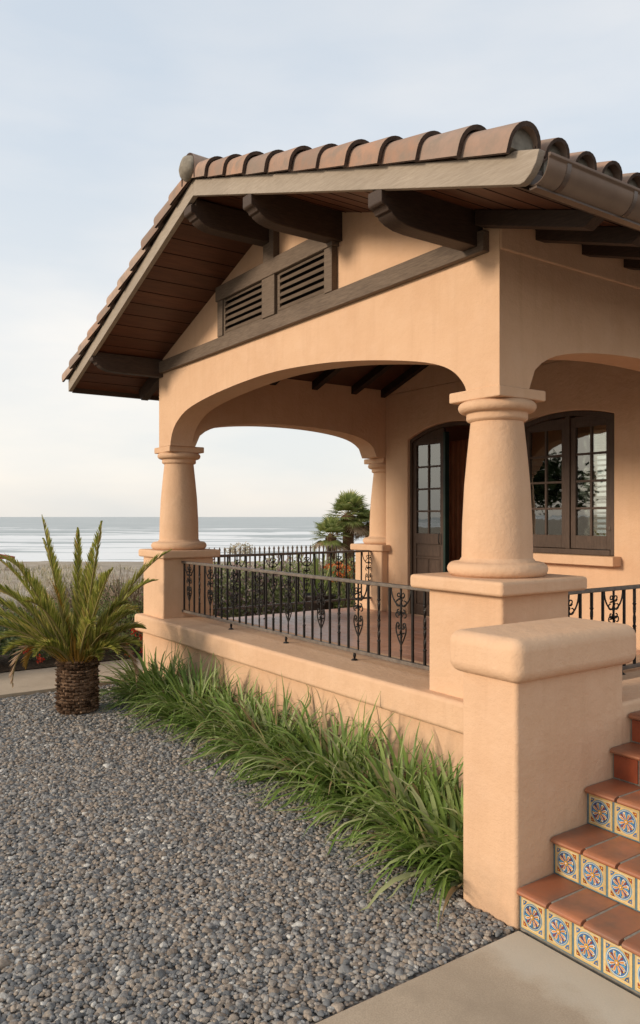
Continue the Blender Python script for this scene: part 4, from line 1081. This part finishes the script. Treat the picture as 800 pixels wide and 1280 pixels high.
# beach canopy at the left edge
x, y, _ = cw(-21.25,50.5); zg = gz(50.5,-21.25)
can = empty('beach_canopy', (x,y,zg), 'small red beach canopy on the sand at the far left', 'canopy')
mb = MB(); mb.box(x-1.0,x+1.0,y-1.0,y+1.0,-.98,-.84); mb.add([(x-1.05,y-1.05,-.84),(x+1.05,y-1.05,-.84),(x+1.05,y+1.05,-.84),(x-1.05,y+1.05,-.84),(x,y,-.62)], [(0,1,4),(1,2,4),(2,3,4),(3,0,4),(0,3,2,1)]); mb.build('roof', M['red_cloth'], can)
for sx in (-1,1):
    for sy in (-1,1): MB().tube([(x+sx*.95,y+sy*.95,zg-.1),(x+sx*.95,y+sy*.95,-.95)], .04, 6).build('pole', M['rake'], can)
# things the panes reflect: a palm and a tree standing out in the yard to the left of the view
def far_tree(x, y, h, rr, label, sd):
    root = empty('yard_tree', (x,y,0), label, 'tree', 'trees out in the yard'); r_ = random.Random(sd)
    mb = MB(); mb.tube([(x,y,-.1),(x+.1,y,h*.4),(x,y+.1,h*.75)], [.2,.15,.07], 8)
    for k in range(7):
        a = r_.uniform(0,6.28); mb.tube([(x+.05,y,h*.4+.1*k),(x+rr*.7*math.cos(a),y+rr*.7*math.sin(a),h*.6+.15*k)], [.07,.02], 5)
    mb.build('trunk', M['bark'], root); mb = MB()
    for k in range(12):
        a = r_.uniform(0,6.28); s = rr*r_.uniform(.2,.75); leaves(mb, x+s*math.cos(a), y+s*math.sin(a), h*r_.uniform(.55,.88), rr*.4, rr*.4, rr*.35, 420, .2, 0, .3, sd+k)
    mb.build('crown', M['leaf_far'], root, recalc=False)
far_tree(-17,-7,4.6,2.2,'round leafy yard tree off to the left, mirrored in the window panes',80)
far_tree(-22,-5,3.6,2.0,'lower yard tree off to the left, mirrored in the door glass',95)

# ------------------------------------------------------------------ light, sky, camera
SUN_EL, SUN_AZ = 17.0, math.atan2(-.97, -.22)   # direction towards the sun in the xy plane
sd_ = Vector((math.cos(R(SUN_EL))*math.cos(SUN_AZ), math.cos(R(SUN_EL))*math.sin(SUN_AZ), math.sin(R(SUN_EL))))
sl = bpy.data.lights.new('sun', 'SUN'); sl.energy = 2.25; sl.angle = R(12); sl.color = (1, .84, .66)
so = bpy.data.objects.new('sun', sl); C.objects.link(so); so.rotation_euler = sd_.to_track_quat('Z', 'Y').to_euler(); so.location = sd_*30
w = bpy.data.worlds.new('World'); scene.world = w; w.use_nodes = True; t = w.node_tree; N = t.nodes; L = t.links
bg = N['Background']; sky = N.new('ShaderNodeTexSky'); sky.sky_type = 'NISHITA'; sky.sun_disc = False; sky.sun_elevation = R(SUN_EL)
sky.sun_rotation = math.atan2(sd_.x, sd_.y); sky.dust_density = 2.5; sky.air_density = 1.0; sky.altitude = 0
tc = N.new('ShaderNodeTexCoord'); sep = N.new('ShaderNodeSeparateXYZ'); L.new(tc.outputs['Generated'], sep.inputs[0])
mul = N.new('ShaderNodeMix'); mul.data_type = 'RGBA'; mul.blend_type = 'MULTIPLY'; mul.inputs[0].default_value = 1; L.new(sky.outputs[0], mul.inputs[6]); mul.inputs[7].default_value = (.09,.09,.09,1)
rp = N.new('ShaderNodeValToRGB'); L.new(sep.outputs['Z'], rp.inputs[0])
els = rp.color_ramp.elements; els.new(.5); els.new(.6); els.new(.7)
for e, (p, c) in zip(els, [(0,(.69,.655,.605)),(.06,(.745,.71,.66)),(.22,(.70,.69,.67)),(.45,(.57,.60,.635)),(1,(.50,.525,.56))]): e.position = p; e.color = (*c,1)
mp = N.new('ShaderNodeMapping'); mp.inputs['Scale'].default_value = (1.2,1.2,4.5); L.new(tc.outputs['Generated'], mp.inputs[0])
nz = N.new('ShaderNodeTexNoise'); nz.inputs['Scale'].default_value = 2.0; nz.inputs['Detail'].default_value = 6; nz.inputs['Roughness'].default_value = .5; L.new(mp.outputs[0], nz.inputs[0])
cr = N.new('ShaderNodeValToRGB'); L.new(nz.outputs[0], cr.inputs[0]); cr.color_ramp.elements[0].position = .35; cr.color_ramp.elements[0].color = (.86,.91,.96,1); cr.color_ramp.elements[1].position = .7; cr.color_ramp.elements[1].color = (1.08,1.05,1.02,1)
mc = N.new('ShaderNodeMix'); mc.data_type = 'RGBA'; mc.blend_type = 'MULTIPLY'; mc.inputs[0].default_value = 1; L.new(rp.outputs[0], mc.inputs[6]); L.new(cr.outputs[0], mc.inputs[7])
mx = N.new('ShaderNodeMix'); mx.data_type = 'RGBA'; mx.inputs[0].default_value = .86; L.new(mul.outputs[2], mx.inputs[6]); L.new(mc.outputs[2], mx.inputs[7])
L.new(mx.outputs[2], bg.inputs[0]); bg.inputs[1].default_value = 1.1

cam = bpy.data.cameras.new('camera'); co = bpy.data.objects.new('camera', cam); C.objects.link(co); scene.camera = co
co.location = (0,0,1.75); co.rotation_euler = (R(90),0,math.atan2(CS, SN))
cam.sensor_fit = 'VERTICAL'; cam.sensor_height = 36; cam.lens = 965/1280*36; cam.shift_y = 6/1280
cam.clip_start = .05; cam.clip_end = 60000
vs_ = scene.view_settings; vs_.view_transform = 'Standard'; vs_.look = 'None'; vs_.exposure = .42; vs_.gamma = 1; vs_.use_curve_mapping = False
scene.render.resolution_x = 640; scene.render.resolution_y = 1024
